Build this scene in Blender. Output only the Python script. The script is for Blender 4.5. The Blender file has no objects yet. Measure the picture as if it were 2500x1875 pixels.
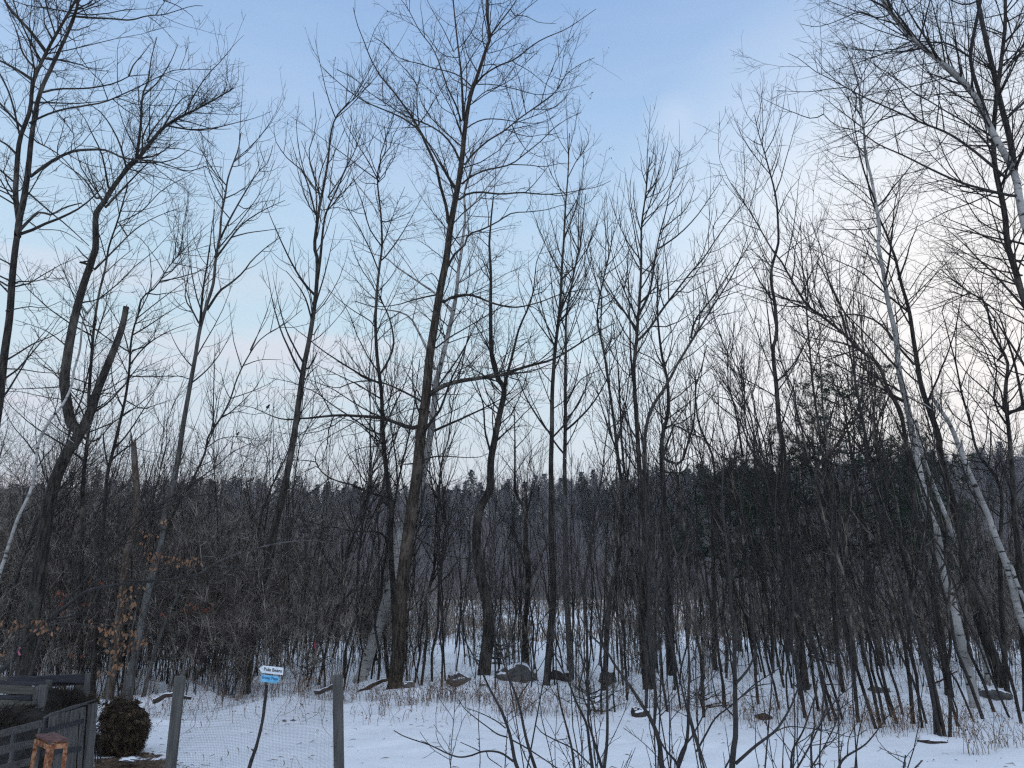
import bpy, math, random
import numpy as np
from mathutils import Vector

R_ = math.radians
scene = bpy.context.scene
COL = scene.collection
rs = np.random.RandomState(7)
random.seed(7)

# ---------------------------------------------------------------- camera
EYE = 2.1
PITCH = R_(15.17)
FPX = 1818.0                       # focal length in photo pixels (photo 2500 x 1875)
cam = bpy.data.cameras.new('camera')
cam.sensor_width = 36.0
cam.lens = 36.0 * FPX / 2500.0
cam.clip_start = 0.05
cam.clip_end = 6000
co = bpy.data.objects.new('camera', cam)
co.location = (0, 0, EYE)
co.rotation_euler = (math.pi / 2 + PITCH, 0, 0)
COL.objects.link(co)
scene.camera = co

# ---------------------------------------------------------------- world, sun, exposure
SUN_AZ = R_(38)                    # to the right of the view direction (+Y), clockwise
SUN_EL = R_(4.0)
w = bpy.data.worlds.new('World')
scene.world = w
w.use_nodes = True
nt = w.node_tree
nt.nodes.clear()
N = nt.nodes.new
def lk(a, b): nt.links.new(a, b)
out = N('ShaderNodeOutputWorld'); bg = N('ShaderNodeBackground')
sky = N('ShaderNodeTexSky'); sky.sky_type = 'NISHITA'; sky.sun_disc = False
sky.sun_elevation = SUN_EL; sky.sun_rotation = SUN_AZ
sky.altitude = 100; sky.air_density = 1.0; sky.dust_density = 0.6; sky.ozone_density = 2.2
tc = N('ShaderNodeTexCoord')
sep = N('ShaderNodeSeparateXYZ'); lk(tc.outputs['Generated'], sep.inputs[0])
def wmath(op, a, b=None, clamp=False):
    n = N('ShaderNodeMath'); n.operation = op; n.use_clamp = clamp
    for i, v in enumerate((a, b)):
        if v is None: continue
        if isinstance(v, (int, float)): n.inputs[i].default_value = v
        else: lk(v, n.inputs[i])
    return n.outputs[0]
def wmix(f, a, b, mode='MIX'):
    n = N('ShaderNodeMix'); n.data_type = 'RGBA'; n.blend_type = mode
    for s, v in ((0, f), (6, a), (7, b)):
        if isinstance(v, (int, float)): n.inputs[s].default_value = v
        elif isinstance(v, tuple): n.inputs[s].default_value = v
        else: lk(v, n.inputs[s])
    return n.outputs[2]
def wramp(f, stops):
    n = N('ShaderNodeValToRGB'); e = n.color_ramp.elements
    while len(e) < len(stops): e.new(0.5)
    for k, (p, c) in zip(e, stops): k.position = p; k.color = c if len(c) == 4 else (*c, 1)
    lk(f, n.inputs[0]); return n.outputs[0]
# thin high veil of cloud that pales the sky towards the horizon (function of elevation)
SKYK = 1.0
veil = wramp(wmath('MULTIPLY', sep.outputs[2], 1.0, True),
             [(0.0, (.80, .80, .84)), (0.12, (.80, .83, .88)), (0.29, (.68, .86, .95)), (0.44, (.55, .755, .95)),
              (0.56, (.42, .62, .91)), (0.68, (.29, .485, .82)), (0.80, (.52, .66, .88)), (1.0, (.66, .80, 1.0))])  # last two stops lie above the view, brightened to add light on the snow
# unseen sky behind the camera, brightened to add light on snow and bark
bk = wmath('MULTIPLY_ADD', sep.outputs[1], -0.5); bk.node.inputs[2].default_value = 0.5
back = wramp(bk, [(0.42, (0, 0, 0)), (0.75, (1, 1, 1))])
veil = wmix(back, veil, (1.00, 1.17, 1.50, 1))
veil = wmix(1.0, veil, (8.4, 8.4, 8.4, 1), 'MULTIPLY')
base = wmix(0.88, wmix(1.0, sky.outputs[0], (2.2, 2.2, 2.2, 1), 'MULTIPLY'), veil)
# streaks of pinkish cloud low over the trees
mp = N('ShaderNodeMapping'); mp.inputs['Scale'].default_value = (1.0, 1.0, 9.0); lk(tc.outputs['Generated'], mp.inputs[0])
no = N('ShaderNodeTexNoise'); no.inputs['Scale'].default_value = 2.6; no.inputs['Detail'].default_value = 6; no.inputs['Roughness'].default_value = 0.55
lk(mp.outputs[0], no.inputs['Vector'])
streak = wramp(no.outputs[0], [(0.46, (0, 0, 0)), (0.66, (1, 1, 1))])
low = wramp(sep.outputs[2], [(0.0, (0.3, 0.3, 0.3)), (0.12, (1, 1, 1)), (0.30, (0.8, 0.8, 0.8)), (0.42, (0.12, 0.12, 0.12)), (1.0, (0.05, 0.05, 0.05))])
sfac = wmath('MULTIPLY', streak, low)
c1 = wmix(wmath('MULTIPLY', sfac, 0.6), base, (7.3, 6.6, 7.2, 1))
# soft thin cloud high up
no2 = N('ShaderNodeTexNoise'); no2.inputs['Scale'].default_value = 1.9; no2.inputs['Detail'].default_value = 5
mp2 = N('ShaderNodeMapping'); mp2.inputs['Scale'].default_value = (1, 1, 2.2); mp2.inputs['Location'].default_value = (3.1, 1.7, 0.4)
lk(tc.outputs['Generated'], mp2.inputs[0]); lk(mp2.outputs[0], no2.inputs['Vector'])
hi = wramp(no2.outputs[0], [(0.42, (0, 0, 0)), (0.75, (1, 1, 1))])
c2 = wmix(wmath('MULTIPLY', hi, 0.16), c1, (5.7, 7.0, 9.0, 1))
# glow of the low sun behind the trees on the right
dv = N('ShaderNodeVectorMath'); dv.operation = 'DOT_PRODUCT'; lk(tc.outputs['Generated'], dv.inputs[0])
sd = Vector((math.sin(R_(36)) * math.cos(R_(10)), math.cos(R_(36)) * math.cos(R_(10)), math.sin(R_(10))))
dv.inputs[1].default_value = sd
glow0 = wramp(dv.outputs['Value'], [(0.835, (0, 0, 0)), (0.985, (1, 1, 1))])
c20 = wmix(wmath('MULTIPLY', glow0, 0.85), c2, (7.6, 8.2, 8.9, 1))
glow = wramp(dv.outputs['Value'], [(0.90, (0, 0, 0)), (1.0, (1, 1, 1))])
c3 = wmix(wmath('MULTIPLY', glow, 0.9), c20, (9.4, 8.9, 8.4, 1))
# one small bright puff
dv2 = N('ShaderNodeVectorMath'); dv2.operation = 'DISTANCE'; lk(tc.outputs['Generated'], dv2.inputs[0])
px_, py_ = 1640, 292
d_ = Vector(((px_ - 1250) / FPX, 0, 0)) + Vector((0, -math.sin(PITCH), math.cos(PITCH))) * (-(py_ - 937.5) / FPX) + Vector((0, math.cos(PITCH), math.sin(PITCH)))
d_.normalize(); dv2.inputs[1].default_value = d_
puff = wramp(wmath('ADD', dv2.outputs['Value'], wmath('MULTIPLY', no.outputs[0], 0.05)), [(0.035, (1, 1, 1)), (0.062, (0, 0, 0))])
c4 = wmix(wmath('MULTIPLY', puff, 0.14), c3, (8.6, 8.6, 8.8, 1))
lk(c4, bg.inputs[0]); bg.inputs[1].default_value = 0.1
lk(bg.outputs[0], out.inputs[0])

sun = bpy.data.lights.new('sun', 'SUN'); sun.energy = 0.5; sun.angle = R_(14); sun.color = (1, 0.9, 0.8)
so = bpy.data.objects.new('sun', sun)
sdir = Vector((math.sin(SUN_AZ) * math.cos(SUN_EL), math.cos(SUN_AZ) * math.cos(SUN_EL), math.sin(SUN_EL)))
so.rotation_euler = sdir.to_track_quat('Z', 'Y').to_euler()
so.location = sdir * 50
COL.objects.link(so)

scene.view_settings.view_transform = 'Standard'
scene.view_settings.look = 'None'
scene.view_settings.exposure = 0.25
scene.view_settings.gamma = 1.0
scene.render.film_transparent = False
scene.cycles.max_bounces = 4
scene.cycles.diffuse_bounces = 2
scene.cycles.use_denoising = False
scene.cycles.denoiser = 'OPENIMAGEDENOISE'
scene.cycles.denoising_input_passes = 'RGB_ALBEDO_NORMAL'
scene.cycles.use_adaptive_sampling = False
scene.cycles.pixel_filter_type = 'BLACKMAN_HARRIS'
scene.cycles.filter_width = 1.3

# ---------------------------------------------------------------- pixels to places
CAMP = np.array([0, 0, EYE])
FW = np.array([0, math.cos(PITCH), math.sin(PITCH)])
UPV = np.array([0, -math.sin(PITCH), math.cos(PITCH)])
RT = np.array([1.0, 0, 0])
def ray(px, py):
    return FW + RT * ((px - 1250) / FPX) + UPV * (-(py - 937.5) / FPX)
def at(px, py, Y):
    d = ray(px, py)
    return CAMP + d * (Y / d[1])
def depth(p): return float(np.dot(np.asarray(p) - CAMP, FW))

REG = dict(A=(0, 0, .36166), B=(0, 600, .36166), C=(750, 0, .36166), D=(750, 600, .36166), E=(1700, 0, .36166), F=(1700, 600, .36166),
           G=(1300, 300, .36157), H=(1300, 900, .36157), I=(0, 1250, .2803), J=(600, 1250, .2803), K=(1180, 1250, .2803), M=(1880, 1250, .2803),
           N=(900, 1550, .36166), O=(1700, 1550, .36166), Q=(0, 1550, .22604), R=(380, 1550, .22604), P=(0, 0, 1.1302),
           S=(200, 300, .42017), T=(1150, 900, .42017), U=(600, 900, .36765), V=(0, 1620, .15366), X=(0, 0, 1.0))
def path(s):
    reg = 'X'; pts = []
    for tok in s.split():
        if tok[0].isalpha(): reg = tok; continue
        x, y = tok.split(',')
        ox, oy, k = REG[reg]
        pts.append((ox + float(x) * k, oy + float(y) * k))
    return np.array(pts)

# ---------------------------------------------------------------- terrain
def sm(t): t = np.clip(t, 0, 1); return t * t * (3 - 2 * t)
def wav(x, y, f, s):
    return (np.sin(x * f + 1.3 * s + 1.7 * np.sin(y * f * 0.7 + s)) * np.cos(y * f * 0.9 + 2.1 * s + 1.3 * np.sin(x * f * 0.6 + 3 * s)))
MOUNDS = []
def ground(x, y):
    x = np.asarray(x, float); y = np.asarray(y, float)
    z = -1.25 * sm((y - 16) / 40.0)
    z = z + 0.05 * wav(x, y, 0.35, 1) + 0.02 * wav(x, y, 1.1, 2)
    brushy = sm((y - 13.2) / 2.0) * (1 - sm((y - 70) / 60))
    z = z + brushy * (0.13 * wav(x, y, 1.3, 3) + 0.075 * wav(x, y, 3.1, 4) + 0.035 * wav(x, y, 6.5, 5) + 0.05)
    z = z + 0.012 * wav(x, y, 2.9, 6) + 0.25 * sm((x - 1) / 6) * sm((13.5 - y) / 3) * sm((y - 6) / 3) * 0.3
    tx = x - (-1.9 + .35 * np.sin(y * .9)); st = y * 1.45; foot = np.exp(-((tx - .11 * np.sign(np.sin(st * math.pi))) / .075) ** 2) * np.clip(np.sin(st * 2 * math.pi) * 1.3, 0, 1) * (y < 9.6) * (y > 5)
    z = z - .045 * foot
    z = z - .05 * sm((wav(x, y, .9, 8) - .4) * 2.0) * (y < 13) - .022 * sm((wav(x, y, 4.1, 9) - .55) * 3) * sm((y - 8) / 4)
    for mx, my, mh, mr in MOUNDS:
        z = z + mh * np.exp(-((x - mx) ** 2 + (y - my) ** 2) / (mr * mr))
    return z
def gz(x, y): return float(ground(x, y))
def hit(px, py):
    d = ray(px, py); t = 2.0
    for _ in range(4000):
        p = CAMP + d * t
        if p[2] <= gz(p[0], p[1]): break
        t *= 1.004
    return p
def mound_px(px, py, h, r):
    p = hit(px, py); MOUNDS.append((p[0], p[1], h, r))
for a in ((1150, 1560, .55, 1.6), (1420, 1655, .16, .8), (1000, 1700, .15, .5), (2210, 1790, .16, .8), (1560, 1745, .12, .5), (650, 1735, .12, .6), (1200, 1735, .10, 1.0),
          (1900, 1740, .1, .6), (760, 1700, .18, .8), (480, 1700, .12, .6), (2100, 1700, .2, 1.0)):
    mound_px(*a)

# ---------------------------------------------------------------- materials
def mat(name, rough=0.9):
    m = bpy.data.materials.new(name); m.use_nodes = True
    b = m.node_tree.nodes['Principled BSDF']; b.inputs['Roughness'].default_value = rough
    b.inputs['Specular IOR Level'].default_value = 0.2
    return m, m.node_tree, b
def nodes(t, kind, **kw):
    n = t.nodes.new(kind)
    for k, v in kw.items():
        if k in n.inputs: n.inputs[k].default_value = v
        else: setattr(n, k, v)
    return n
def ramp(t, fac, stops):
    n = t.nodes.new('ShaderNodeValToRGB'); e = n.color_ramp.elements
    while len(e) < len(stops): e.new(0.5)
    for k, (p, c) in zip(e, stops): k.position = p; k.color = (*c, 1)
    t.links.new(fac, n.inputs[0]); return n.outputs[0]
def coord(t, scale, kind='Object'):
    c = t.nodes.new('ShaderNodeTexCoord'); m = t.nodes.new('ShaderNodeMapping')
    m.inputs['Scale'].default_value = scale
    t.links.new(c.outputs[kind], m.inputs[0]); return m.outputs[0]
def noise_mat(name, stops, scale=(1, 1, 1), ns=5.0, detail=5, rough=0.9, bump=0.0, bdist=0.02):
    m, t, b = mat(name, rough)
    n = nodes(t, 'ShaderNodeTexNoise', Scale=ns, Detail=detail, Roughness=0.65)
    t.links.new(coord(t, scale), n.inputs['Vector'])
    t.links.new(ramp(t, n.outputs[0], stops), b.inputs['Base Color'])
    if bump:
        bp = nodes(t, 'ShaderNodeBump', Strength=bump, Distance=bdist)
        t.links.new(n.outputs[0], bp.inputs['Height']); t.links.new(bp.outputs[0], b.inputs['Normal'])
    return m
def bark(name, a, bc, c, ns=5.0):
    m = noise_mat(name, [(0.36, a), (0.5, bc), (0.66, c)], (6, 6, 0.8), ns, 8, 0.95, 1.0, 0.03)
    t = m.node_tree; b = t.nodes['Principled BSDF']; src = b.inputs['Base Color'].links[0].from_socket
    n = nodes(t, 'ShaderNodeTexNoise', Scale=2.6, Detail=6, Roughness=0.7); t.links.new(coord(t, (1, 1, .45)), n.inputs['Vector'])
    f = ramp(t, n.outputs[0], [(0.52, (0, 0, 0)), (0.64, (.75, .75, .75))])
    mx = nodes(t, 'ShaderNodeMix', data_type='RGBA'); t.links.new(f, mx.inputs[0]); t.links.new(src, mx.inputs[6]); mx.inputs[7].default_value = (*[min(.16, v * 1.5 + .012) for v in c], 1)
    t.links.new(mx.outputs[2], b.inputs['Base Color']); return m
MB_ = {}
MB_['dark'] = bark('dark ridged bark', (0.007, 0.006, 0.005), (0.030, 0.026, 0.022), (0.068, 0.060, 0.048))
MB_['brown'] = bark('brown furrowed bark', (0.008, 0.006, 0.005), (0.036, 0.028, 0.021), (0.090, 0.070, 0.052))
MB_['grey'] = bark('grey smooth bark', (0.028, 0.026, 0.023), (0.065, 0.060, 0.052), (0.12, 0.113, 0.098), 4)
MB_['twig'] = noise_mat('twig bark', [(0.35, (0.017, 0.015, 0.014)), (0.65, (0.040, 0.035, 0.031))], ns=2.0)
MB_['sapling'] = noise_mat('sapling bark', [(0.40, (0.010, 0.009, 0.008)), (0.52, (0.045, 0.038, 0.031)), (0.66, (0.19, 0.162, 0.132))], (1, 1, 0.5), ns=4.0)
MB_['brush'] = noise_mat('brush twigs', [(0.38, (0.022, 0.018, 0.015)), (0.5, (0.11, 0.092, 0.077)), (0.64, (0.40, 0.35, 0.295))], ns=3.2)
MB_['snag'] = bark('dead wood', (0.028, 0.020, 0.014), (0.085, 0.062, 0.045), (0.19, 0.14, 0.10), 7)
MB_['black'] = noise_mat('wet black bark', [(0.3, (0.012, 0.011, 0.011)), (0.7, (0.045, 0.040, 0.036))], ns=14.0, rough=0.6)
def birch_mat():
    m, t, b = mat('white birch bark', 0.75)
    n1 = nodes(t, 'ShaderNodeTexNoise', Scale=2.4, Detail=4); t.links.new(coord(t, (1.5, 1.5, 7)), n1.inputs['Vector'])
    n2 = nodes(t, 'ShaderNodeTexNoise', Scale=2.2, Detail=5); t.links.new(coord(t, (1, 1, 0.8)), n2.inputs['Vector'])
    n3 = nodes(t, 'ShaderNodeTexNoise', Scale=5.0, Detail=3); t.links.new(coord(t, (1, 1, 2.4)), n3.inputs['Vector'])
    lines = ramp(t, n1.outputs[0], [(0.58, (0, 0, 0)), (0.68, (.8, .8, .8))])
    blots = ramp(t, n3.outputs[0], [(0.60, (0, 0, 0)), (0.66, (1, 1, 1))])
    basec = ramp(t, n2.outputs[0], [(0.3, (0.17, 0.16, 0.145)), (0.5, (0.32, 0.31, 0.285)), (0.75, (0.50, 0.47, 0.43))])
    mx = nodes(t, 'ShaderNodeMix', data_type='RGBA'); t.links.new(lines, mx.inputs[0]); t.links.new(basec, mx.inputs[6]); mx.inputs[7].default_value = (0.13, 0.12, 0.11, 1)
    mx2 = nodes(t, 'ShaderNodeMix', data_type='RGBA'); t.links.new(blots, mx2.inputs[0]); t.links.new(mx.outputs[2], mx2.inputs[6]); mx2.inputs[7].default_value = (0.03, 0.027, 0.024, 1)
    t.links.new(mx2.outputs[2], b.inputs['Base Color'])
    return m
MB_['birch'] = birch_mat()
def snow_nodes(t):
    n = nodes(t, 'ShaderNodeTexNoise', Scale=0.9, Detail=6, Roughness=0.6); t.links.new(coord(t, (1, 1, 1)), n.inputs['Vector'])
    return n, ramp(t, n.outputs[0], [(0.3, (0.76, 0.78, 0.80)), (0.7, (0.86, 0.87, 0.88))])
def snow_ground():
    m, t, b = mat('snow with bare patches', 0.8)
    b.inputs['Specular IOR Level'].default_value = 0.3
    n, sc = snow_nodes(t)
    at_ = t.nodes.new('ShaderNodeAttribute'); at_.attribute_name = 'bare'
    n2 = nodes(t, 'ShaderNodeTexNoise', Scale=3.5, Detail=8, Roughness=0.7); t.links.new(coord(t, (1, 1.0, 1)), n2.inputs['Vector'])
    add = nodes(t, 'ShaderNodeMath', operation='ADD'); t.links.new(at_.outputs['Fac'], add.inputs[0]); t.links.new(n2.outputs[0], add.inputs[1])
    mask = ramp(t, add.outputs[0], [(0.97 / 1.0, (0, 0, 0)), (1.0, (1, 1, 1))])
    n3 = nodes(t, 'ShaderNodeTexNoise', Scale=22, Detail=6); t.links.new(coord(t, (1, 1, 1)), n3.inputs['Vector'])
    dirt = ramp(t, n3.outputs[0], [(0.3, (0.02, 0.013, 0.009)), (0.5, (0.07, 0.045, 0.028)), (0.7, (0.17, 0.11, 0.065))])
    mx = nodes(t, 'ShaderNodeMix', data_type='RGBA'); t.links.new(mask, mx.inputs[0]); t.links.new(sc, mx.inputs[6]); t.links.new(dirt, mx.inputs[7])
    t.links.new(mx.outputs[2], b.inputs['Base Color'])
    n4 = nodes(t, 'ShaderNodeTexNoise', Scale=3, Detail=5, Roughness=0.5); t.links.new(coord(t, (1, 0.7, 1)), n4.inputs['Vector'])
    bp = nodes(t, 'ShaderNodeBump', Strength=0.55, Distance=0.05)
    sub = nodes(t, 'ShaderNodeMath', operation='SUBTRACT'); t.links.new(n4.outputs[0], sub.inputs[0]); t.links.new(mask, sub.inputs[1])
    t.links.new(sub.outputs[0], bp.inputs['Height']); t.links.new(bp.outputs[0], b.inputs['Normal'])
    return m
def capped(name, stops, thr=(0.55, 0.75), ns=6.0, rough=0.9):
    """rock or wood with snow lying on its upward faces"""
    m, t, b = mat(name, rough)
    n = nodes(t, 'ShaderNodeTexNoise', Scale=ns, Detail=7, Roughness=0.7); t.links.new(coord(t, (1, 1, 1)), n.inputs['Vector'])
    c = ramp(t, n.outputs[0], stops)
    g = t.nodes.new('ShaderNodeNewGeometry'); s = t.nodes.new('ShaderNodeSeparateXYZ'); t.links.new(g.outputs['Normal'], s.inputs[0])
    ad = nodes(t, 'ShaderNodeMath', operation='MULTIPLY_ADD'); t.links.new(n.outputs[0], ad.inputs[0]); ad.inputs[1].default_value = 0.5; t.links.new(s.outputs[2], ad.inputs[2])
    f = ramp(t, ad.outputs[0], [(thr[0], (0, 0, 0)), (thr[1], (1, 1, 1))])
    mx = nodes(t, 'ShaderNodeMix', data_type='RGBA'); t.links.new(f, mx.inputs[0]); t.links.new(c, mx.inputs[6]); mx.inputs[7].default_value = (0.84, 0.85, 0.87, 1)
    t.links.new(mx.outputs[2], b.inputs['Base Color'])
    bp = nodes(t, 'ShaderNodeBump', Strength=0.7, Distance=0.02); t.links.new(n.outputs[0], bp.inputs['Height']); t.links.new(bp.outputs[0], b.inputs['Normal'])
    return m
def wood(name, a, c, axis='z'):
    sc = (30, 30, 1.5) if axis == 'z' else (1.5, 30, 30)
    return noise_mat(name, [(0.25, a), (0.5, tuple((p + q) / 2 for p, q in zip(a, c))), (0.75, c)], sc, 1.4, 8, 0.9, 0.5, 0.004)
MS = snow_ground()
M_rock = capped('grey field stone', [(0.3, (0.035, 0.036, 0.036)), (0.55, (0.10, 0.10, 0.095)), (0.75, (0.20, 0.19, 0.17))], (0.98, 1.10))
M_brock = capped('brown field stone', [(0.3, (0.025, 0.020, 0.018)), (0.6, (0.06, 0.05, 0.044)), (0.8, (0.11, 0.095, 0.08))], (0.92, 1.04))
M_log = capped('snowy log bark', [(0.3, (0.02, 0.015, 0.012)), (0.6, (0.07, 0.052, 0.04)), (0.8, (0.13, 0.1, 0.075))], (0.88, 1.0))
M_grey_h = wood('weathered grey board', (0.024, 0.023, 0.022), (0.125, 0.119, 0.112), 'x')
M_grey_v = wood('weathered grey picket', (0.028, 0.027, 0.026), (0.14, 0.134, 0.126), 'z')
M_olive_h = wood('mossy grey board', (0.03, 0.029, 0.022), (0.115, 0.11, 0.09), 'x')
M_navy_h = wood('dark stained board', (0.009, 0.009, 0.011), (0.06, 0.06, 0.065), 'x')
M_post = wood('weathered grey post', (0.03, 0.029, 0.028), (0.15, 0.142, 0.13), 'z')
M_rust = noise_mat('peeling orange paint and rust', [(0.32, (0.06, 0.022, 0.013)), (0.46, (0.20, 0.075, 0.035)), (0.57, (0.38, 0.19, 0.10)), (0.72, (0.46, 0.29, 0.18))], ns=26, detail=6, rough=0.8, bump=0.4, bdist=0.003)
M_seat = noise_mat('rusty brown seat', [(0.3, (0.045, 0.022, 0.018)), (0.7, (0.19, 0.10, 0.085))], ns=18, rough=0.7)
M_hay = noise_mat('old hay', [(0.3, (0.012, 0.008, 0.006)), (0.5, (0.036, 0.026, 0.017)), (0.72, (0.085, 0.06, 0.036))], ns=9, detail=8, bump=1.0, bdist=0.05)
M_straw = noise_mat('hay strands', [(0.38, (0.018, 0.012, 0.008)), (0.52, (0.06, 0.043, 0.027)), (0.70, (0.26, 0.19, 0.12))], ns=14)
M_wire = mat('galvanised wire', 0.5)[0]; M_wire.node_tree.nodes['Principled BSDF'].inputs['Base Color'].default_value = (0.05, 0.055, 0.065, 1)
M_blackm = mat('black steel', 0.5)[0]; M_blackm.node_tree.nodes['Principled BSDF'].inputs['Base Color'].default_value = (0.008, 0.008, 0.010, 1)
M_leaf = noise_mat('dry beech leaf', [(0.3, (0.13, 0.06, 0.032)), (0.55, (0.27, 0.145, 0.078)), (0.75, (0.44, 0.28, 0.17))], ns=3.0, rough=0.7)
M_leafr = noise_mat('rusty red leaf', [(0.3, (0.08, 0.025, 0.016)), (0.7, (0.20, 0.07, 0.04))], ns=3.0, rough=0.7)
M_pink = mat('pink flagging tape', 0.5)[0]; M_pink.node_tree.nodes['Principled BSDF'].inputs['Base Color'].default_value = (0.50, 0.14, 0.20, 1)
M_red = mat('red flagging tape', 0.5)[0]; M_red.node_tree.nodes['Principled BSDF'].inputs['Base Color'].default_value = (0.35, 0.04, 0.06, 1)
M_needle = noise_mat('pine needles', [(0.3, (0.010, 0.024, 0.013)), (0.7, (0.030, 0.064, 0.032))], ns=1.2, rough=0.7)
M_needle2 = noise_mat('young pine needles', [(0.3, (0.022, 0.045, 0.022)), (0.7, (0.055, 0.095, 0.05))], ns=1.2, rough=0.7)
M_farpine = noise_mat('far pine needles', [(0.3, (0.022, 0.032, 0.030)), (0.7, (0.050, 0.064, 0.055))], ns=0.06, rough=0.9)
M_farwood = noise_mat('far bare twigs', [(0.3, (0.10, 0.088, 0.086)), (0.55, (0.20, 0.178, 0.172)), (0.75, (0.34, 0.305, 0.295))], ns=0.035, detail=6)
M_floor = noise_mat('forest floor under the far wood', [(0.3, (0.065, 0.055, 0.05)), (0.7, (0.13, 0.11, 0.10))], ns=0.08, detail=8)
M_reed = noise_mat('tan marsh reed', [(0.3, (0.12, 0.09, 0.06)), (0.5, (0.25, 0.19, 0.14)), (0.75, (0.42, 0.34, 0.25))], ns=0.4)
M_scrub = noise_mat('alder scrub twigs', [(0.3, (0.10, 0.082, 0.074)), (0.5, (0.20, 0.17, 0.155)), (0.72, (0.34, 0.30, 0.275))], ns=0.3)
M_weed = noise_mat('dry weed stalks', [(0.3, (0.06, 0.035, 0.022)), (0.7, (0.24, 0.15, 0.09))], ns=4)
M_pod = mat('brown seed pod', 0.8)[0]; M_pod.node_tree.nodes['Principled BSDF'].inputs['Base Color'].default_value = (0.075, 0.055, 0.04, 1)
M_snowcap = mat('lying snow', 0.8)[0]; M_snowcap.node_tree.nodes['Principled BSDF'].inputs['Base Color'].default_value = (0.84, 0.86, 0.88, 1)

# ---------------------------------------------------------------- mesh helpers
def link(o, parent=None, **props):
    COL.objects.link(o)
    if parent is not None: o.parent = parent
    for k, v in props.items(): o[k] = v
    return o
def mesh_np(name, V, F, material, parent=None, smooth=True, **props):
    """V (n,3), F (m,3) or (m,4) arrays"""
    V = np.asarray(V, np.float32); F = np.asarray(F, np.int32)
    me = bpy.data.meshes.new(name)
    k = F.shape[1]
    me.vertices.add(len(V)); me.vertices.foreach_set('co', V.ravel())
    me.loops.add(F.size); me.loops.foreach_set('vertex_index', F.ravel())
    me.polygons.add(len(F)); me.polygons.foreach_set('loop_start', np.arange(0, F.size, k, dtype=np.int32))
    me.polygons.foreach_set('use_smooth', np.full(len(F), smooth))
    me.update(calc_edges=True)
    if material: me.materials.append(material)
    o = bpy.data.objects.new(name, me)
    return link(o, parent, **props)
def empty(name, loc, label, cat, group=None):
    e = bpy.data.objects.new(name, None); e.location = loc; e.empty_display_size = 0.2
    link(e, None, label=label, category=cat)
    if group: e['group'] = group
    return e
def rel(o, root):
    """o was built in world space: hang it under root without moving it"""
    o.parent = root
    o.location = -Vector(root.location)
    return o

def tubes(P, R, k):
    """P (m,n,3), R (m,n) -> V, F of m open tubes with k sides"""
    m, n, _ = P.shape
    T = np.gradient(P, axis=1); T /= np.linalg.norm(T, axis=2, keepdims=True) + 1e-9
    mean = np.abs(T.mean(axis=1)); ref = np.zeros((m, 3)); ref[np.arange(m), mean.argmin(axis=1)] = 1
    A = np.cross(T, ref[:, None, :]); A /= np.linalg.norm(A, axis=2, keepdims=True) + 1e-9
    B = np.cross(T, A)
    ang = np.arange(k) * 2 * math.pi / k
    V = P[:, :, None, :] + R[:, :, None, None] * (A[:, :, None, :] * np.cos(ang)[None, None, :, None] + B[:, :, None, :] * np.sin(ang)[None, None, :, None])
    base = (np.arange(m) * n * k)[:, None, None] + (np.arange(n - 1) * k)[None, :, None]
    j = np.arange(k)[None, None, :]; j2 = (np.arange(k) + 1)[None, None, :] % k
    F = np.stack([base + j, base + j2, base + k + j2, base + k + j], axis=-1).reshape(-1, 4)
    return V.reshape(-1, 3), F
class Tubes:
    def __init__(self): self.V = []; self.F = []; self.n = 0
    def add(self, P, R, k=3):
        P = np.asarray(P, float); R = np.asarray(R, float)
        if P.ndim == 2: P = P[None]; R = R[None]
        if len(P) == 0: return
        V, F = tubes(P, R, k); self.V.append(V); self.F.append(F + self.n); self.n += len(V)
    def addVF(self, V, F):
        self.V.append(np.asarray(V)); self.F.append(np.asarray(F) + self.n); self.n += len(V)
    def data(self): return np.concatenate(self.V), np.concatenate(self.F)
    def build(self, name, material, parent=None, **props):
        V, F = self.data(); return mesh_np(name, V, F, material, parent, **props)

def spline(pts, n):
    """Catmull-Rom through pts (m,d) -> (n,d)"""
    pts = np.asarray(pts, float)
    if len(pts) == 2:
        t = np.linspace(0, 1, n)[:, None]; return pts[0] * (1 - t) + pts[1] * t
    seg = np.linalg.norm(np.diff(pts[:, :2], axis=0), axis=1) ** 0.5 + 1e-6
    P = np.vstack([2 * pts[0] - pts[1], pts, 2 * pts[-1] - pts[-2]])
    cum = np.concatenate([[0], np.cumsum(np.linalg.norm(np.diff(pts[:, :2], axis=0), axis=1) + 1e-6)])
    u = np.linspace(0, cum[-1], n); o = []
    for v in u:
        i = min(np.searchsorted(cum, v, side='right') - 1, len(pts) - 2); t = (v - cum[i]) / (cum[i + 1] - cum[i])
        p0, p1, p2, p3 = P[i], P[i + 1], P[i + 2], P[i + 3]
        o.append(0.5 * ((2 * p1) + (-p0 + p2) * t + (2 * p0 - 5 * p1 + 4 * p2 - p3) * t * t + (-p0 + 3 * p1 - 3 * p2 + p3) * t ** 3))
    return np.array(o)

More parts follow.
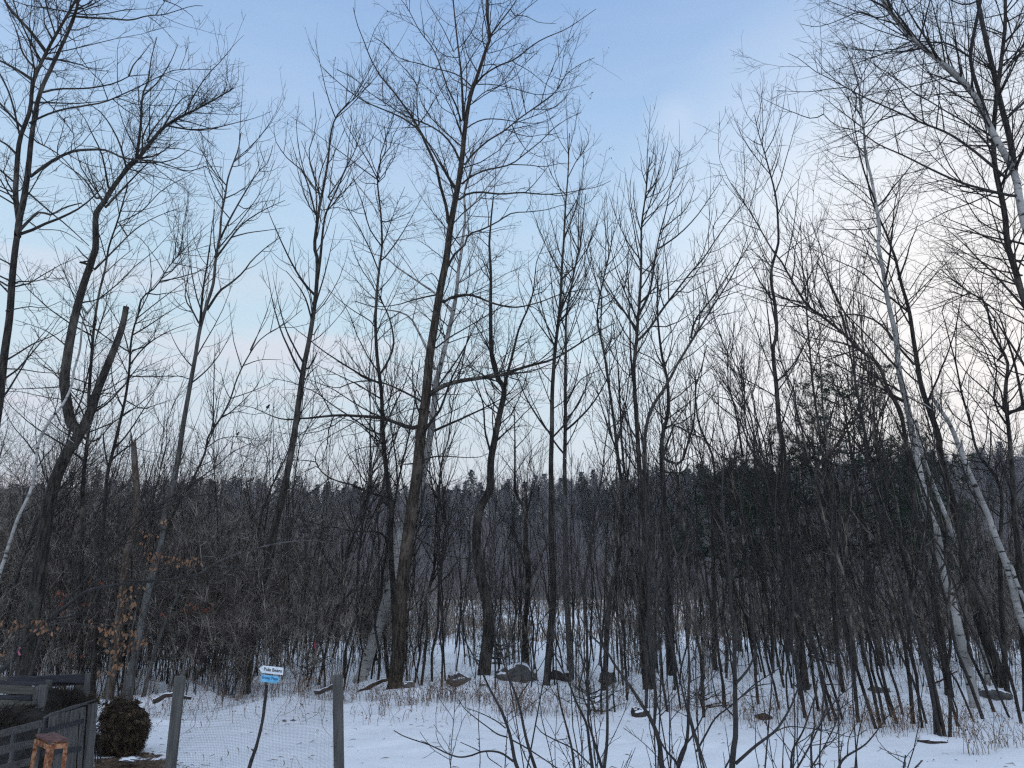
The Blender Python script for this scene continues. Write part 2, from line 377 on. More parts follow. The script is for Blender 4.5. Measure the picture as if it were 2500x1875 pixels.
def spawn(P, Rr, rng, dens, t=(0.2, 1.0), ang=(35, 65), L=(0.3, 0.6), Lcl=(0.1, 3.0), k=5, up=0.15, wob=0.12, rr=0.006, rmin=0.003, cap=120, flat=1.0):
    """children along the branches P (m,n,3) -> (M,k,3), (M,k)"""
    m, n, _ = P.shape
    plen = np.linalg.norm(np.diff(P, axis=1), axis=2).sum(axis=1)
    cnt = np.minimum(rng.poisson(dens * plen * (t[1] - t[0])), cap)
    idx = np.repeat(np.arange(m), cnt); M = len(idx)
    if M == 0: return np.zeros((0, k, 3)), np.zeros((0, k))
    tt = rng.uniform(t[0], t[1], M) * (n - 1) * 0.999
    i = tt.astype(int); f = (tt - i)[:, None]
    pos = P[idx, i] * (1 - f) + P[idx, i + 1] * f
    rad = Rr[idx, i] * (1 - f[:, 0]) + Rr[idx, i + 1] * f[:, 0]
    tan = P[idx, i + 1] - P[idx, i]; tan /= np.linalg.norm(tan, axis=1, keepdims=True) + 1e-9
    rv = rng.normal(size=(M, 3)); rv[:, 2] *= flat
    perp = rv - tan * (rv * tan).sum(axis=1, keepdims=True); perp /= np.linalg.norm(perp, axis=1, keepdims=True) + 1e-9
    a = np.radians(rng.uniform(ang[0], ang[1], M))[:, None]
    d = tan * np.cos(a) + perp * np.sin(a)
    Ln = plen[idx] * rng.uniform(L[0], L[1], M) * (1 - 0.45 * tt / (n - 1))
    Ln = np.clip(Ln, Lcl[0], Lcl[1]) * rng.uniform(0.75, 1.2, M)
    out = np.zeros((M, k, 3)); out[:, 0] = pos
    step = (Ln / (k - 1))[:, None]
    for j in range(1, k):
        d = d + rng.normal(size=(M, 3)) * wob; d[:, 2] += up
        d /= np.linalg.norm(d, axis=1, keepdims=True) + 1e-9
        out[:, j] = out[:, j - 1] + d * step
    r0 = np.minimum(rad * 0.7, rr * Ln + rmin)
    r0 = np.maximum(r0, rmin)
    Ro = r0[:, None] * np.linspace(1, 0, k)[None] + rmin * 0.75 * np.linspace(0, 1, k)[None]
    return out, Ro

def resample_sets(lst, n=12):
    return np.stack([spline(np.hstack([p, r[:, None]]), n)[:, :3] for p, r in lst]), np.stack([np.interp(np.linspace(0, 1, n), np.linspace(0, 1, len(r)), r) for p, r in lst])

# ---------------------------------------------------------------- ground sheet
def build_ground():
    rows = np.concatenate([np.linspace(-14, 4, 20), np.linspace(4.3, 18, 200), 18 * (900 / 18) ** (np.linspace(0, 1, 170)[1:])])
    u = np.linspace(-1, 1, 361); u = u * 0.62 + np.sign(u) * 0.38 * np.abs(u) ** 3
    Y, Ux = np.meshgrid(rows, u, indexing='ij')
    X = Ux * (np.abs(Y) * 1.35 + 14)
    Z = ground(X, Y)
    # bare ground by the compost bins
    c = (np.exp(-(((X + 4.6) / 1.25) ** 2 + ((Y - 8.3) / 1.9) ** 2)) * 0.62 + np.exp(-(((X + 5.0) / .9) ** 2 + ((Y - 10.6) / 0.85) ** 2)) * 0.55
         + np.exp(-(((X + 3.7) / 0.35) ** 2 + ((Y - 9.6) / 0.30) ** 2)) * 0.4)
    Z = Z - 0.06 * np.clip(c * 1.5, 0, 1)
    nr, nc = Y.shape
    V = np.stack([X, Y, Z], -1).reshape(-1, 3)
    a = (np.arange(nr - 1)[:, None] * nc + np.arange(nc - 1)[None]).ravel()
    F = np.stack([a, a + 1, a + nc + 1, a + nc], -1)
    o = mesh_np('ground', V, F, MS, kind='structure')
    at_ = o.data.attributes.new('bare', 'FLOAT', 'POINT')
    at_.data.foreach_set('value', c.ravel().astype(np.float32))
    return o
build_ground()

# far hill
SKYL = np.array([(-900, 1190), (0, 1180), (400, 1172), (600, 1168), (800, 1180), (1000, 1184), (1200, 1174), (1350, 1158), (1500, 1156), (1700, 1136), (1900, 1130), (2100, 1116), (2300, 1100), (2500, 1088), (3400, 1060)], float)
TREE_H = 15.0
def hill(x, y):
    x = np.asarray(x, float); y = np.asarray(y, float)
    px = 1250 + FPX * x / np.maximum(y, 50) * 1.0
    py = np.interp(px, SKYL[:, 0], SKYL[:, 1])
    d = FW[None] + UPV[None] * (-(py.ravel()[:, None] - 937.5) / FPX)
    ztop = (EYE + d[:, 2] / d[:, 1] * 310).reshape(y.shape)
    return -1.45 + (ztop - TREE_H + 1.4) * sm((y - 185) / 125.0) + 0.8 * wav(x, y, 0.04, 2) * sm((y - 190) / 30)
def build_hill():
    rows = np.linspace(178, 480, 60); cols = np.linspace(-420, 420, 160)
    Y, X = np.meshgrid(rows, cols, indexing='ij'); Z = hill(X, Y)
    nr, nc = Y.shape; a = (np.arange(nr - 1)[:, None] * nc + np.arange(nc - 1)[None]).ravel()
    mesh_np('hill', np.stack([X, Y, Z], -1).reshape(-1, 3), np.stack([a, a + 1, a + nc + 1, a + nc], -1), M_floor, kind='structure')
build_hill()

def far_bare(rng, h):
    T = Tubes()
    n = 5; z = np.linspace(0, h * .9, n); P = np.stack([np.cumsum(rng.normal(0, .15, n)), np.cumsum(rng.normal(0, .15, n)), z], -1)
    R = np.linspace(.2, .05, n); T.add(P, R, 3)
    A, B = spawn(P[None], R[None], rng, 2.4, (0.18, 1), (30, 60), (.25, .42), (1, 6), 3, .15, .1, .012, .035, 60)
    T.add(A, B, 3)
    C, D = spawn(A, B, rng, 1.6, (0.1, 1), (25, 60), (.3, .6), (.6, 2.5), 2, .1, .1, .01, .022, 60)
    T.add(C, D, 3)
    return T.data()
def far_pine(rng, h):
    V = []; n = int(h * 34)
    zz = rng.uniform(0.02, 1.0, n) ** 0.8 * h
    rad = (1 - zz / h) ** .55 * h * .22 * (0.55 + .6 * np.abs(np.sin(zz * 2.1 + rng.uniform(0, 6)))) + .25
    a = rng.uniform(0, 2 * math.pi, n); r = rad * rng.uniform(.15, 1.0, n)
    c = np.stack([np.cos(a) * r, np.sin(a) * r, zz + r * .12], -1)
    s = rng.uniform(.18, .6, n)[:, None]
    d1 = rng.normal(size=(n, 3)); d1[:, 2] *= .45; d2 = rng.normal(size=(n, 3)); d2[:, 2] = np.abs(d2[:, 2]) * .7; d3 = rng.normal(size=(n, 3)); d3[:, 2] *= .45
    V = np.stack([c + d1 * s, c + d2 * s, c + d3 * s, c - d1 * s * .7], 1).reshape(-1, 3)
    F = np.arange(n * 4).reshape(-1, 4)
    T = Tubes(); T.addVF(V, F)
    T.add(np.array([[0, 0, 0], [0, 0, h * .95]]), np.array([.22, .05]), 4)
    return T.data()
def scatter(name, protos, places, material, **props):
    Vs = []; Fs = []; n = 0
    for (x, y, z, s, a, i) in places:
        V, F = protos[int(i)]
        ca, sa = math.cos(a), math.sin(a)
        W = np.stack([V[:, 0] * ca - V[:, 1] * sa, V[:, 0] * sa + V[:, 1] * ca, V[:, 2]], -1) * s + np.array([x, y, z])
        Vs.append(W); Fs.append(F + n); n += len(W)
    return mesh_np(name, np.concatenate(Vs), np.concatenate(Fs), material, **props)
rf = np.random.RandomState(11)
fb = [far_bare(rf, 13 + i) for i in range(6)]
fp = [far_pine(rf, 13 + 1.2 * i) for i in range(5)]
def far_places(n, y0, y1, protos, rng, s=(.7, 1.15), xr=1.0, power=1.0):
    o = []
    for _ in range(n):
        y = y0 + (y1 - y0) * rng.rand() ** power; x = rng.uniform(-.82, .82) * y * xr
        o.append((x, y, float(hill(x, y)) - .3, rng.uniform(*s), rng.uniform(0, 6.28), rng.randint(len(protos))))
    return o
scatter('bare_wood', fb, far_places(1700, 186, 330, fb, rf), M_farwood, kind='stuff', label='bare grey deciduous wood covering the far hillside beyond the marsh', category='wood')
pl = far_places(330, 215, 318, fp, rf, (.6, .95), power=.6)
# a darker stand of pines in the middle of the slope
for _ in range(110):
    y = rf.uniform(240, 300); px = rf.uniform(1330, 1900); x = (px - 1250) / FPX * y
    pl.append((x, y, float(hill(x, y)) - .3, rf.uniform(.6, .9), rf.uniform(0, 6), rf.randint(5)))
scatter('pine_wood', fp, pl, M_farpine, kind='stuff', label='dark pines mixed through the far hillside wood', category='wood')
# the ragged row of pines that stands against the sky
fpm = []
for i, (V, F) in enumerate(fp):
    o = mesh_np('skyline_pine', V, F, M_farpine); fpm.append(o.data); bpy.data.objects.remove(o)
for k in range(250):
    px = -80 + k * 10.7 + rf.uniform(-9, 9)
    y = rf.uniform(292, 326); x = (px - 1250) / FPX * y * 1.03
    o = bpy.data.objects.new('skyline_pine', fpm[rf.randint(5)])
    o.location = (x, y, float(hill(x, y)) - .5); s = rf.uniform(.5, 1.0) ** 1.3 * 1.12; o.scale = (s, s, s); o.rotation_euler = (0, 0, rf.uniform(0, 6))
    side = 'left' if px < 900 else ('middle' if px < 1700 else 'right')
    link(o, None, label='far dark pine standing against the sky on the %s part of the ridge' % side, category='pine', group='pines along the %s part of the skyline' % side)

# marsh reeds and low shrubs out on the snow field
def reeds():
    rng = np.random.RandomState(5); T = Tubes()
    m = 42000
    y = 44 + 138 * rng.rand(m) ** 1.15; x = rng.uniform(-.75, .8, m) * y
    keep = (wav(x, y, .16, 2) + .7 * wav(x, y, .5, 5) + rng.normal(0, .25, m) > -.25) & ~((y > 150) & (rng.rand(m) < .75))
    x = x[keep]; y = y[keep]; m = len(x)
    h = rng.uniform(.4, 1.15, m) * (1 + .4 * (y > 120)); z = ground(x, y) - .05
    P = np.zeros((m, 3, 3)); P[:, 0] = np.stack([x, y, z], -1)
    ln = rng.normal(0, .22, (m, 2)) * h[:, None]
    P[:, 1] = np.stack([x + ln[:, 0] * .4, y + ln[:, 1] * .4, z + h * .6], -1); P[:, 2] = np.stack([x + ln[:, 0] * 1.3, y + ln[:, 1] * 1.3, z + h], -1)
    R = np.stack([np.full(m, .012), np.full(m, .013), np.full(m, .006)], -1) * (1 + y / 90)[:, None]
    T.add(P, R, 3)
    T.build('marsh_reeds', M_reed, kind='stuff', label='tan dead reeds standing in the snow of the marsh beyond the trees', category='reeds')
reeds()

# ---------------------------------------------------------------- traced trees
TREES = []
LIMBS = []
STYLE = {
    'oak':   dict(d1=2.7, a1=(35, 70), L1=(.22, .5), c1=(.4, 2.4), up1=.10, w1=.16, d2=4.0, d3=4.4, L3=(.25, .6), c3=(.08, .3), w3=.22, rmin=.0032),
    'maple': dict(d1=2.3, a1=(35, 60), L1=(.25, .5), c1=(.5, 2.2), up1=.26, w1=.06, d2=3.2, d3=3.0, L3=(.2, .5), c3=(.07, .3), w3=.08, rmin=.0034),
    'birch': dict(d1=3.0, a1=(35, 60), L1=(.25, .55), c1=(.4, 2.4), up1=.04, w1=.10, d2=4.2, d3=4.4, L3=(.3, .7), c3=(.1, .45), w3=.14, rmin=.0026),
    'thin':  dict(d1=2.2, a1=(30, 60), L1=(.2, .45), c1=(.3, 1.6), up1=.14, w1=.12, d2=2.8, d3=2.6, L3=(.25, .6), c3=(.08, .3), w3=.16, rmin=.0032),
}
def tree(name, label, Y, trunk, limbs=(), material='dark', style='oak', seed=0, w=(20, 4), wp=1.0, extra=6, cat='tree', lim_mat=None,
         dmul=1.0, group=None, broken=False, tlo=.35, pods=False, vine=False, ylean=0.0, sides=12, twig=None, exL=(.12, .3), flare=1.35):
    rng = np.random.RandomState(seed + 100)
    st = STYLE[style]
    tp = path(trunk); n = max(14, 4 * len(tp))
    cum = np.concatenate([[0], np.cumsum(np.linalg.norm(np.diff(tp, axis=0), axis=1))]); cum /= cum[-1]
    pts = spline(tp, n); s = np.linspace(0, 1, n)
    base_p = at(pts[0][0], pts[0][1], Y)
    P3 = []; R3 = []
    for (x, y), t in zip(pts, s):
        p = at(x, y, Y + ylean * t * t)
        ww = w[0] + (w[1] - w[0]) * t ** wp
        P3.append(p); R3.append(ww / 2 * depth(p) / FPX)
    P3 = np.array(P3); R3 = np.array(R3)
    P3[:, :2] += np.stack([wav(P3[:, 2], P3[:, 2] * 0 + seed, 2.3, 1), wav(P3[:, 2], P3[:, 2] * 0 + seed, 1.9, 2)], -1) * .012
    # down into the ground
    b = P3[0].copy(); g = gz(b[0], b[1])
    dirn = P3[0] - P3[2]; dirn /= np.linalg.norm(dirn)
    if b[2] > g + 0.05:
        k = (b[2] - g + .12) / max(-dirn[2], .5)
        nb = b + dirn * k; mid = b + dirn * k * .5
        P3 = np.vstack([nb, mid, P3]); R3 = np.concatenate([[R3[0] * flare], [R3[0] * 1.1], R3])
    else:
        P3 = np.vstack([b + [0, 0, -.25], P3]); R3 = np.concatenate([[R3[0] * flare], R3]); R3[1] *= (1 + flare) / 2
    root = empty(name, (P3[0][0], P3[0][1], gz(P3[0][0], P3[0][1])), label, cat, group)
    T = Tubes(); T.add(P3, R3, sides)
    if broken:   # splintered top
        e = P3[-1]; d = P3[-1] - P3[-2]; d /= np.linalg.norm(d)
        for q in range(7):
            a = rng.uniform(0, 6.28); off = np.array([math.cos(a), math.sin(a), 0]) * R3[-1] * .6
            L_ = rng.uniform(.1, .5)
            T.add(np.array([e + off - d * .1, e + off + d * L_ * .5, e + off * 1.1 + d * L_]), np.array([R3[-1] * .45, R3[-1] * .3, .004]), 5)
        T.add(np.array([e, e + d * .02]), np.array([R3[-1], .001]), sides)
    rel(T.build('trunk', MB_[material]), root)
    mt = MB_[lim_mat or material]
    sets = []
    def proj(A): return np.array([[1250 + FPX * np.dot(q - CAMP, RT) / depth(q), 937.5 - FPX * np.dot(q - CAMP, UPV) / depth(q), q[1]] for q in A])
    cand = proj(P3)
    for lim in limbs:
        sp, w0, w1 = lim[:3]
        lp = spline(path(sp), max(8, 2 * len(path(sp)))); m = len(lp)
        # a limb grows out of the nearest point of the trunk or of an earlier limb
        dd = ((cand[:, :2] - lp[0]) ** 2).sum(1) ** .5; j = dd.argmin(); y0 = cand[j, 2]
        if 2.5 < dd[j] < 45: lp = np.vstack([cand[j, :2], lp]); m += 1
        arc = np.concatenate([[0], np.cumsum(np.linalg.norm(np.diff(lp, axis=0), axis=1))]) / FPX * y0
        sl = rng.uniform(-.75, .75) if len(lim) < 4 else lim[3]
        off = sl * arc + .25 * np.sin(arc * rng.uniform(.7, 1.4) + rng.uniform(0, 6)) * np.minimum(arc, 1)
        A = np.array([at(x, y, y0 + o) for (x, y), o in zip(lp, off)])
        B = np.array([max((w0 + (w1 - w0) * (q / (m - 1)) ** .8) / 2 * depth(a) / FPX, .003) for q, a in enumerate(A)])
        sets.append((A, B)); LIMBS.append(A); cand = np.vstack([cand, proj(A[1:])])
        T = Tubes(); T.add(A, B, 6); rel(T.build('limb', mt), root)
    # procedural limbs in every direction, towards and away from the camera too
    PX, RX = spawn(P3[None], R3[None], rng, extra / np.linalg.norm(P3[-1] - P3[0]), (tlo, .98), st['a1'], exL, (.6, 3.2), 12, st['up1'] * .35, st['w1'] * .5, .009, .004)
    allP = [P3[int(len(P3) * tlo):]] + [a for a, _ in sets]; allR = [R3[int(len(P3) * tlo):]] + [b for _, b in sets]
    LP, LR = resample_sets([x for x in zip(allP, allR) if len(x[0]) > 2])
    if broken and not limbs: LP = LP[:0]; LR = LR[:0]
    LP = np.concatenate([LP, PX]); LR = np.concatenate([LR, RX])
    T = Tubes()
    if len(PX): T.add(PX, RX, 5)
    if len(LP):
        A, B = spawn(LP, LR, rng, st['d1'] * dmul, (.12, 1), st['a1'], st['L1'], st['c1'], 6, st['up1'], st['w1'], .0055, st['rmin'] * 1.15)
        T.add(A, B, 4)
        C, D = spawn(A, B, rng, st['d2'], (.1, 1), (30, 65), (.25, .6), (.15, .9), 5, st['up1'], st['w1'], .004, st['rmin'])
        T.add(C, D, 3)
        E_, F_ = spawn(C, D, rng, st['d3'], (.15, 1), (30, 70), st['L3'], st['c3'], 3, st['up1'], st['w3'], .003, st['rmin'] * .85)
        T.add(E_, F_, 3)
        if vine:
            G1, G2 = spawn(LP[:vine], LR[:vine] * 1.6, rng, 15, (.0, .95), (8, 60), (.1, .3), (.3, 1.3), 7, .1, .3, .003, .0035)
            T.add(G1, G2, 3)
            G3, G4 = spawn(G1, G2, rng, 5, (.0, 1), (30, 80), (.3, .6), (.15, .6), 4, .12, .2, .003, .003); T.add(G3, G4, 3)
        rel(T.build('crown', MB_[twig or 'twig']), root)
        if pods:
            hs = rng.rand(len(E_)) < .42
            tip = E_[hs][:, -1]; m = len(tip)
            d = rng.normal(0, .35, (m, 3)); d[:, 2] = -1; d /= np.linalg.norm(d, axis=1, keepdims=True)
            L_ = rng.uniform(.035, .06, m)
            Pp = np.stack([tip, tip + d * (L_ * .5)[:, None], tip + d * L_[:, None]], 1)
            Rp = np.stack([np.full(m, .002), np.full(m, .0085), np.full(m, .001)], 1)
            Tp = Tubes(); Tp.add(Pp, Rp, 4); rel(Tp.build('seed_pods', M_pod, kind='stuff'), root)
    TREES.append(root)
    return root

tree('pod_tree', 'tallest dark tree in the middle, hung with small seed pods, its straight trunk leaning right', 16.2,
     'X 963,1690 J 1325,1250 J 1335,950 J 1350,800 J 1400,300 D 728,1640 D 790,1100 D 822,780 D 880,400 D 935,100 C 965,1560 C 1005,1330 C 1045,1080 C 1060,900 C 1080,760 C 1110,620 C 1150,500 C 1200,350 C 1235,250 C 1213,100 C 1213,-60 C 1205,-300',
     [('C 1240,235 1310,140 1400,20 1450,-80', 5, 2), ('C 1055,800 1040,500 1020,330 1000,150 985,0 975,-100', 8, 3),
      ('C 1040,820 1000,700 950,600 910,480 850,330 760,210 680,60 620,-20', 5, 1.5),
      ('C 950,1500 940,1400 895,1240 870,1120 800,970 760,880 700,780 600,640 500,520 430,400 380,270 340,170 310,50', 10, 1.6),
      ('C 760,880 650,800 540,750 420,700 330,650 240,580 170,520 90,440', 5, 1.3), ('C 755,850 740,700 740,580 690,500 600,400 540,310 460,260', 4, 1.2),
      ('C 1030,1085 990,1000 930,920 850,860 760,820 640,770 520,690 400,610 330,540 200,470', 6, 1.3),
      ('C 1110,585 1040,520 960,485 850,460 760,430 640,400 560,340 500,280 440,240', 4, 1.2),
      ('C 1150,550 1200,500 1300,440 1400,400 1530,300 1620,250 1740,200 1850,130 1950,60', 5, 1.2),
      ('C 1120,690 1200,620 1300,580 1400,520 1440,470 1500,400 1560,350', 3, 1.2),
      ('C 1070,1105 1120,1040 1220,950 1320,890 1420,810 1530,730 1640,650 1700,590 1740,510 1850,430 1940,390', 6, 1.3),
      ('C 1045,1240 1110,1190 1200,1150 1370,1110 1480,1030 1580,950 1660,870 1760,800 1850,760', 6, 1.3),
      ('C 1370,1110 1500,1115 1600,1125 1700,1105 1780,1100', 3, 1.2), ('C 1070,870 1130,830 1200,805 1300,805 1440,825 1560,830 1680,780', 4, 1.2),
      ('C 1000,780 900,720 860,640 760,560 640,550', 2.5, 1), ('C 1150,570 1250,570 1400,600 1560,640 1700,620 1880,570', 3, 1),
      ('C 1410,430 1500,480 1600,560 1680,610', 2.5, 1), ('C 1030,320 1120,200 1160,60 1200,-50', 3, 1.2), ('C 1220,360 1300,340 1440,290', 2.5, 1),
      ('C 1400,105 1480,110 1560,150 1680,160', 2.5, 1), ('C 1040,500 1100,400 1180,280 1220,200', 3, 1.5),
      ('C 990,350 920,200 850,80 800,-20', 3, 1.2), ('C 1000,390 900,360 800,230 700,160 560,90', 2.5, 1),
      ('C 1030,1345 1080,1310 1170,1297 1300,1310 1450,1300 1600,1312 1750,1300 1860,1280 1960,1260 2050,1220', 7, 1.3, .25),
      ('D 950,140 1000,50 1060,0 C 1090,1585 1180,1550 1280,1500 1380,1440 1500,1430 1620,1415 1700,1390 1800,1370', 7, 1.3),
      ('D 925,380 980,345 1080,330 1160,350 1260,390 1380,415 1480,405 1600,370 1700,330 1830,300 1950,290', 7, 1.5),
      ('D 870,690 960,620 1080,550 1180,490 1300,420 1380,380 1420,340', 5, 1.3),
      ('D 830,1000 900,955 1000,920 1150,895 1280,880 1400,840 1500,810 1650,770 1760,710 1900,620 2000,560 2080,520', 14, 2, .1),
      ('D 1290,880 1400,858 1500,852 1640,800 1760,760', 6, 1.5), ('D 1160,893 1240,868 1350,840 1460,790', 5, 1.5),
      ('D 760,1220 700,1230 640,1210 560,1180 480,1160 350,1150 200,1145 0,1165 B 2070,1162 1950,1174 1850,1155 1700,1090 1600,1080', 12, 1.4, .3),
      ('D 560,1180 420,1120 300,1050 160,960 0,900', 5, 1.3), ('D 480,1160 560,1150 640,1110 700,1060', 4, 1.5),
      ('D 770,1050 700,1010 640,980 540,935 430,912 300,925 210,960 130,940 70,880', 7, 1.5, .5),
      ('D 430,912 360,880 300,830 200,780', 3, 1), ('D 880,330 800,345 700,370 600,400 450,410 320,375', 5, 1.2),
      ('D 890,250 850,190 800,200 700,300 600,330', 3, 1), ('D 780,1450 850,1425 950,1422 1080,1430 1170,1425 1220,1400', 5, 1.3),
      ('D 720,1470 650,1475 600,1465', 5, 2), ('D 820,1120 760,1100 680,1110 600,1150', 4, 1.3), ('D 840,1010 900,1000 1000,1005 1070,995', 4, 1.2),
      ('J 1430,150 1500,230 1620,300 1720,370 1850,395 1960,410 2060,380 2140,320 2210,310', 5, 1.5), ('J 1480,100 1570,120 1720,105 1850,80 1980,10', 3, 1.2),
      ('J 1400,560 1450,640 1520,760 1600,860', 3, 1.2), ('J 1290,870 1360,890 1440,850 1540,740 1650,660 1740,560', 3.5, 1.2)],
     material='brown', style='oak', seed=1, w=(37, 4), wp=.9, extra=10, cat='tree', lim_mat='dark', pods=True, tlo=.3, flare=1.45, dmul=1.05)

tree('slim_tree', 'slim black tree just left of the pod-hung trunk, touching its base', 17.4,
     'X 957,1672 J 1300,1200 J 1290,700 J 1275,500 J 1258,250 J 1265,0 D 553,1659 D 530,1450 D 510,1250 D 500,1000 D 485,850 D 470,700 D 460,500 D 470,300 D 490,130 D 505,0 C 500,1500 C 475,1250 C 485,1120 C 535,1000 C 520,850',
     [('D 490,870 540,790 580,690 580,600 540,450 430,250 380,180 330,80 290,-40', 6, 1.3),
      ('J 1245,290 1200,200 1120,170 1000,170 850,150 740,130 560,170 480,180 460,120 400,40', 7, 1.4), ('J 740,130 600,100 480,60 380,10', 4, 1.2),
      ('U 915,720 940,640 1000,540', 3, 1.2), ('U 905,500 830,440 750,370 650,330 560,300', 4, 1.4), ('U 900,440 820,405 740,350 650,290 560,230 470,160 400,130 300,90 150,60', 5, 1.2),
      ('U 935,855 845,830 760,795 700,770 620,750 550,720 500,680 465,620 465,570 500,500 560,450', 7, 1.4), ('U 540,740 480,790 400,840 360,870', 3, 1.2),
      ('U 465,650 400,680 300,720', 3, 1.2), ('U 465,620 400,610 220,600', 3.5, 1.2), ('U 915,520 800,520 720,545 660,590 640,660', 3, 1.2),
      ('D 465,600 440,520 300,430 200,350 130,280', 3.5, 1.2), ('D 475,640 560,560 640,500 760,440', 3, 1.2), ('D 500,1130 600,1060 720,1020', 3, 1.3),
      ('D 505,0 530,-60 C 600,1400 C 660,1260', 3, 1)],
     style='oak', seed=2, w=(17, 2), extra=9, tlo=.25, sides=8)
tree('slim_tree', 'pair of thin dark stems crossing low between slim black tree and pod-hung trunk', 18.2,
     'X 950,1665 J 1180,700 J 1260,200 D 600,1659 D 640,1480 D 680,1300 D 720,1100 D 740,900 D 760,760',
     [('D 610,1620 600,1450 570,1250 550,1050 530,900', 5, 1.3), ('D 640,1480 720,1330 740,1200', 3, 1.2)], style='thin', seed=3, w=(9, 2), extra=5, sides=7)

tree('birch_tree', 'white birch whose peeling lower trunk leans right behind the pod-hung tree', 17.9,
     'X 878,1665 J 1020,1400 J 1100,1150 J 1190,900 J 1240,730 J 1300,560 J 1325,420 J 1335,200 D 762,1620 D 810,1420 D 835,1250 D 850,1100 D 878,900 D 905,780 D 950,600 D 985,450 D 1010,280 D 1025,150 D 1045,20 C 1065,1450 C 1062,1300 C 1100,1150 C 1120,1000',
     [('C 1065,1430 1120,1380 1200,1280 1290,1170 1340,1080 1400,950', 5, 1.5, .4), ('D 860,830 800,680 740,560 690,480 600,440 500,430 330,375', 9, 1.5, .2),
      ('D 985,460 940,400 870,325 760,250 600,140 530,80 430,50 300,-10', 8, 1.3, .1), ('D 720,460 740,370 720,260 700,180', 3, 1.2),
      ('D 1010,280 1100,100 1150,-40 C 1190,1500', 3, 1.2), ('C 1065,1550 1100,1420 1090,1200 1130,1050', 3, 1.3), ('D 905,780 1000,780 1060,700', 3, 1),
      ('C 300,1200 420,1350 500,1480 560,1600 D 620,0 D 700,120', 3, 1.3), ('D 870,880 940,850 1040,860 1180,900', 3, 1), ('D 760,250 660,100 560,-20 C 440,1500', 3, 1)],
     material='birch', style='birch', seed=4, w=(31, 3), wp=.8, extra=14, lim_mat='birch', tlo=.45, dmul=1.0)

tree('maple_tree', 'dark forked maple standing left of the pod-hung tree, behind the bean sign', 15.8,
     'R 965,670 R 1000,350 J 115,700 J 195,450 J 262,100 B 1925,1620 B 1990,1230 B 2040,900 B 2090,620 B 2130,330 B 2145,100 A 2125,1659 A 2145,1480 C 85,1380 C 140,1100 C 160,900 C 200,780 C 285,690',
     [('C 65,1600 62,1450 60,1300 40,1150 -40,950', 5, 1.3), ('B 2132,300 B 2158,120 A 2172,1640 C 108,1540 130,1430 200,1280 270,1120 330,1000 380,850', 9, 1.5), ('C 130,1430 240,1300 330,1210 410,1130 450,1120', 4, 1.2),
      ('C 140,1330 260,1140 280,980 300,800', 4, 1.2), ('C 85,1350 80,1200 150,1000 180,850', 4, 1.2), ('B 2110,520 2060,350 1990,240 1930,170', 6, 1.6), ('B 2112,500 2085,320 2015,210', 4, 1.5),
      ('A 2130,1450 2080,1250 2030,1140 1950,1080 1860,950 1850,830', 5, 1.2), ('A 2140,1300 2060,1180 2010,960 2000,800', 4, 1.2), ('C 80,1300 10,1050 60,850 40,620', 4, 1.2),
      ('B 2080,830 2115,775 2140,720', 5, 3), ('B 2060,900 2100,850 2140,815', 4, 2), ('B 2120,600 2140,560 2165,525', 4, 2), ('C 100,1420 200,1400 300,1420 380,1400', 2.5, 1), ('B 2100,480 2180,380 2230,300', 3, 1.2)],
     style='maple', seed=5, w=(24, 3), extra=12, tlo=.4, dmul=1.0)

tree('maple_tree', 'grey-barked maple with forked top, second tree right of the broken V-shaped trunk', 14.8,
     'X 312,1713 X 325,1620 X 339,1550 X 372,1400 X 394,1330 X 404,1258 B 1165,1620 B 1200,1450 B 1240,1200 B 1280,950 B 1320,750 B 1350,550 B 1390,400 B 1440,250 B 1460,80 S 800,660 S 810,540 S 835,420 S 850,320 S 880,230 S 910,150 S 925,60',
     [('B 1350,550 1370,300 1400,120 1415,0 S 740,760 S 755,600 S 773,500', 7, 1.5), ('S 775,790 850,690 930,590 1050,510 1180,450', 7, 1.4), ('S 800,680 870,540 950,400 1020,290 1080,230 1110,130', 6, 1.4),
      ('B 1400,430 1480,310 1560,250 1640,180 1700,100 1810,0 1900,-60', 8, 1.6), ('B 1340,520 1300,440 1250,350 1270,200 1290,80', 5, 1.5), ('S 870,665 960,640 1070,625 1180,610', 4, 1.2), ('S 850,600 900,560 1000,470 1120,450', 3, 1),
      ('S 830,400 800,340 740,270 700,250', 3, 1.2), ('B 1280,900 1200,880 1100,900', 3, 1), ('S 800,580 830,600 900,580', 2.5, 1)],
     material='grey', style='maple', seed=6, w=(21, 2.5), wp=.9, extra=12, lim_mat='dark', tlo=.45)

tree('leaning_tree', 'slim tree leaning right toward open sky between two taller maples', 15.4,
     'X 268,1700 X 340,1480 I 1520,0 B 1290,1600 B 1380,1400 B 1400,1300 B 1450,1220 B 1500,1150 B 1560,1030 B 1600,900 B 1660,770 B 1740,650 B 1830,580 B 1920,530 B 2040,430',
     [('B 1560,1030 1680,990 1800,940 1880,890', 3, 1), ('B 1500,1150 1600,1120 1720,1140 1800,1110', 3, 1), ('B 1400,1360 1480,1305 1560,1290 1660,1293 1750,1320 1850,1290', 3, 1), ('B 1640,810 1760,770 1900,770', 3, 1), ('B 1690,700 1740,600 1800,500 1830,430', 3, 1)],
     style='maple', seed=7, w=(11, 1.5), extra=8, tlo=.45, sides=8)

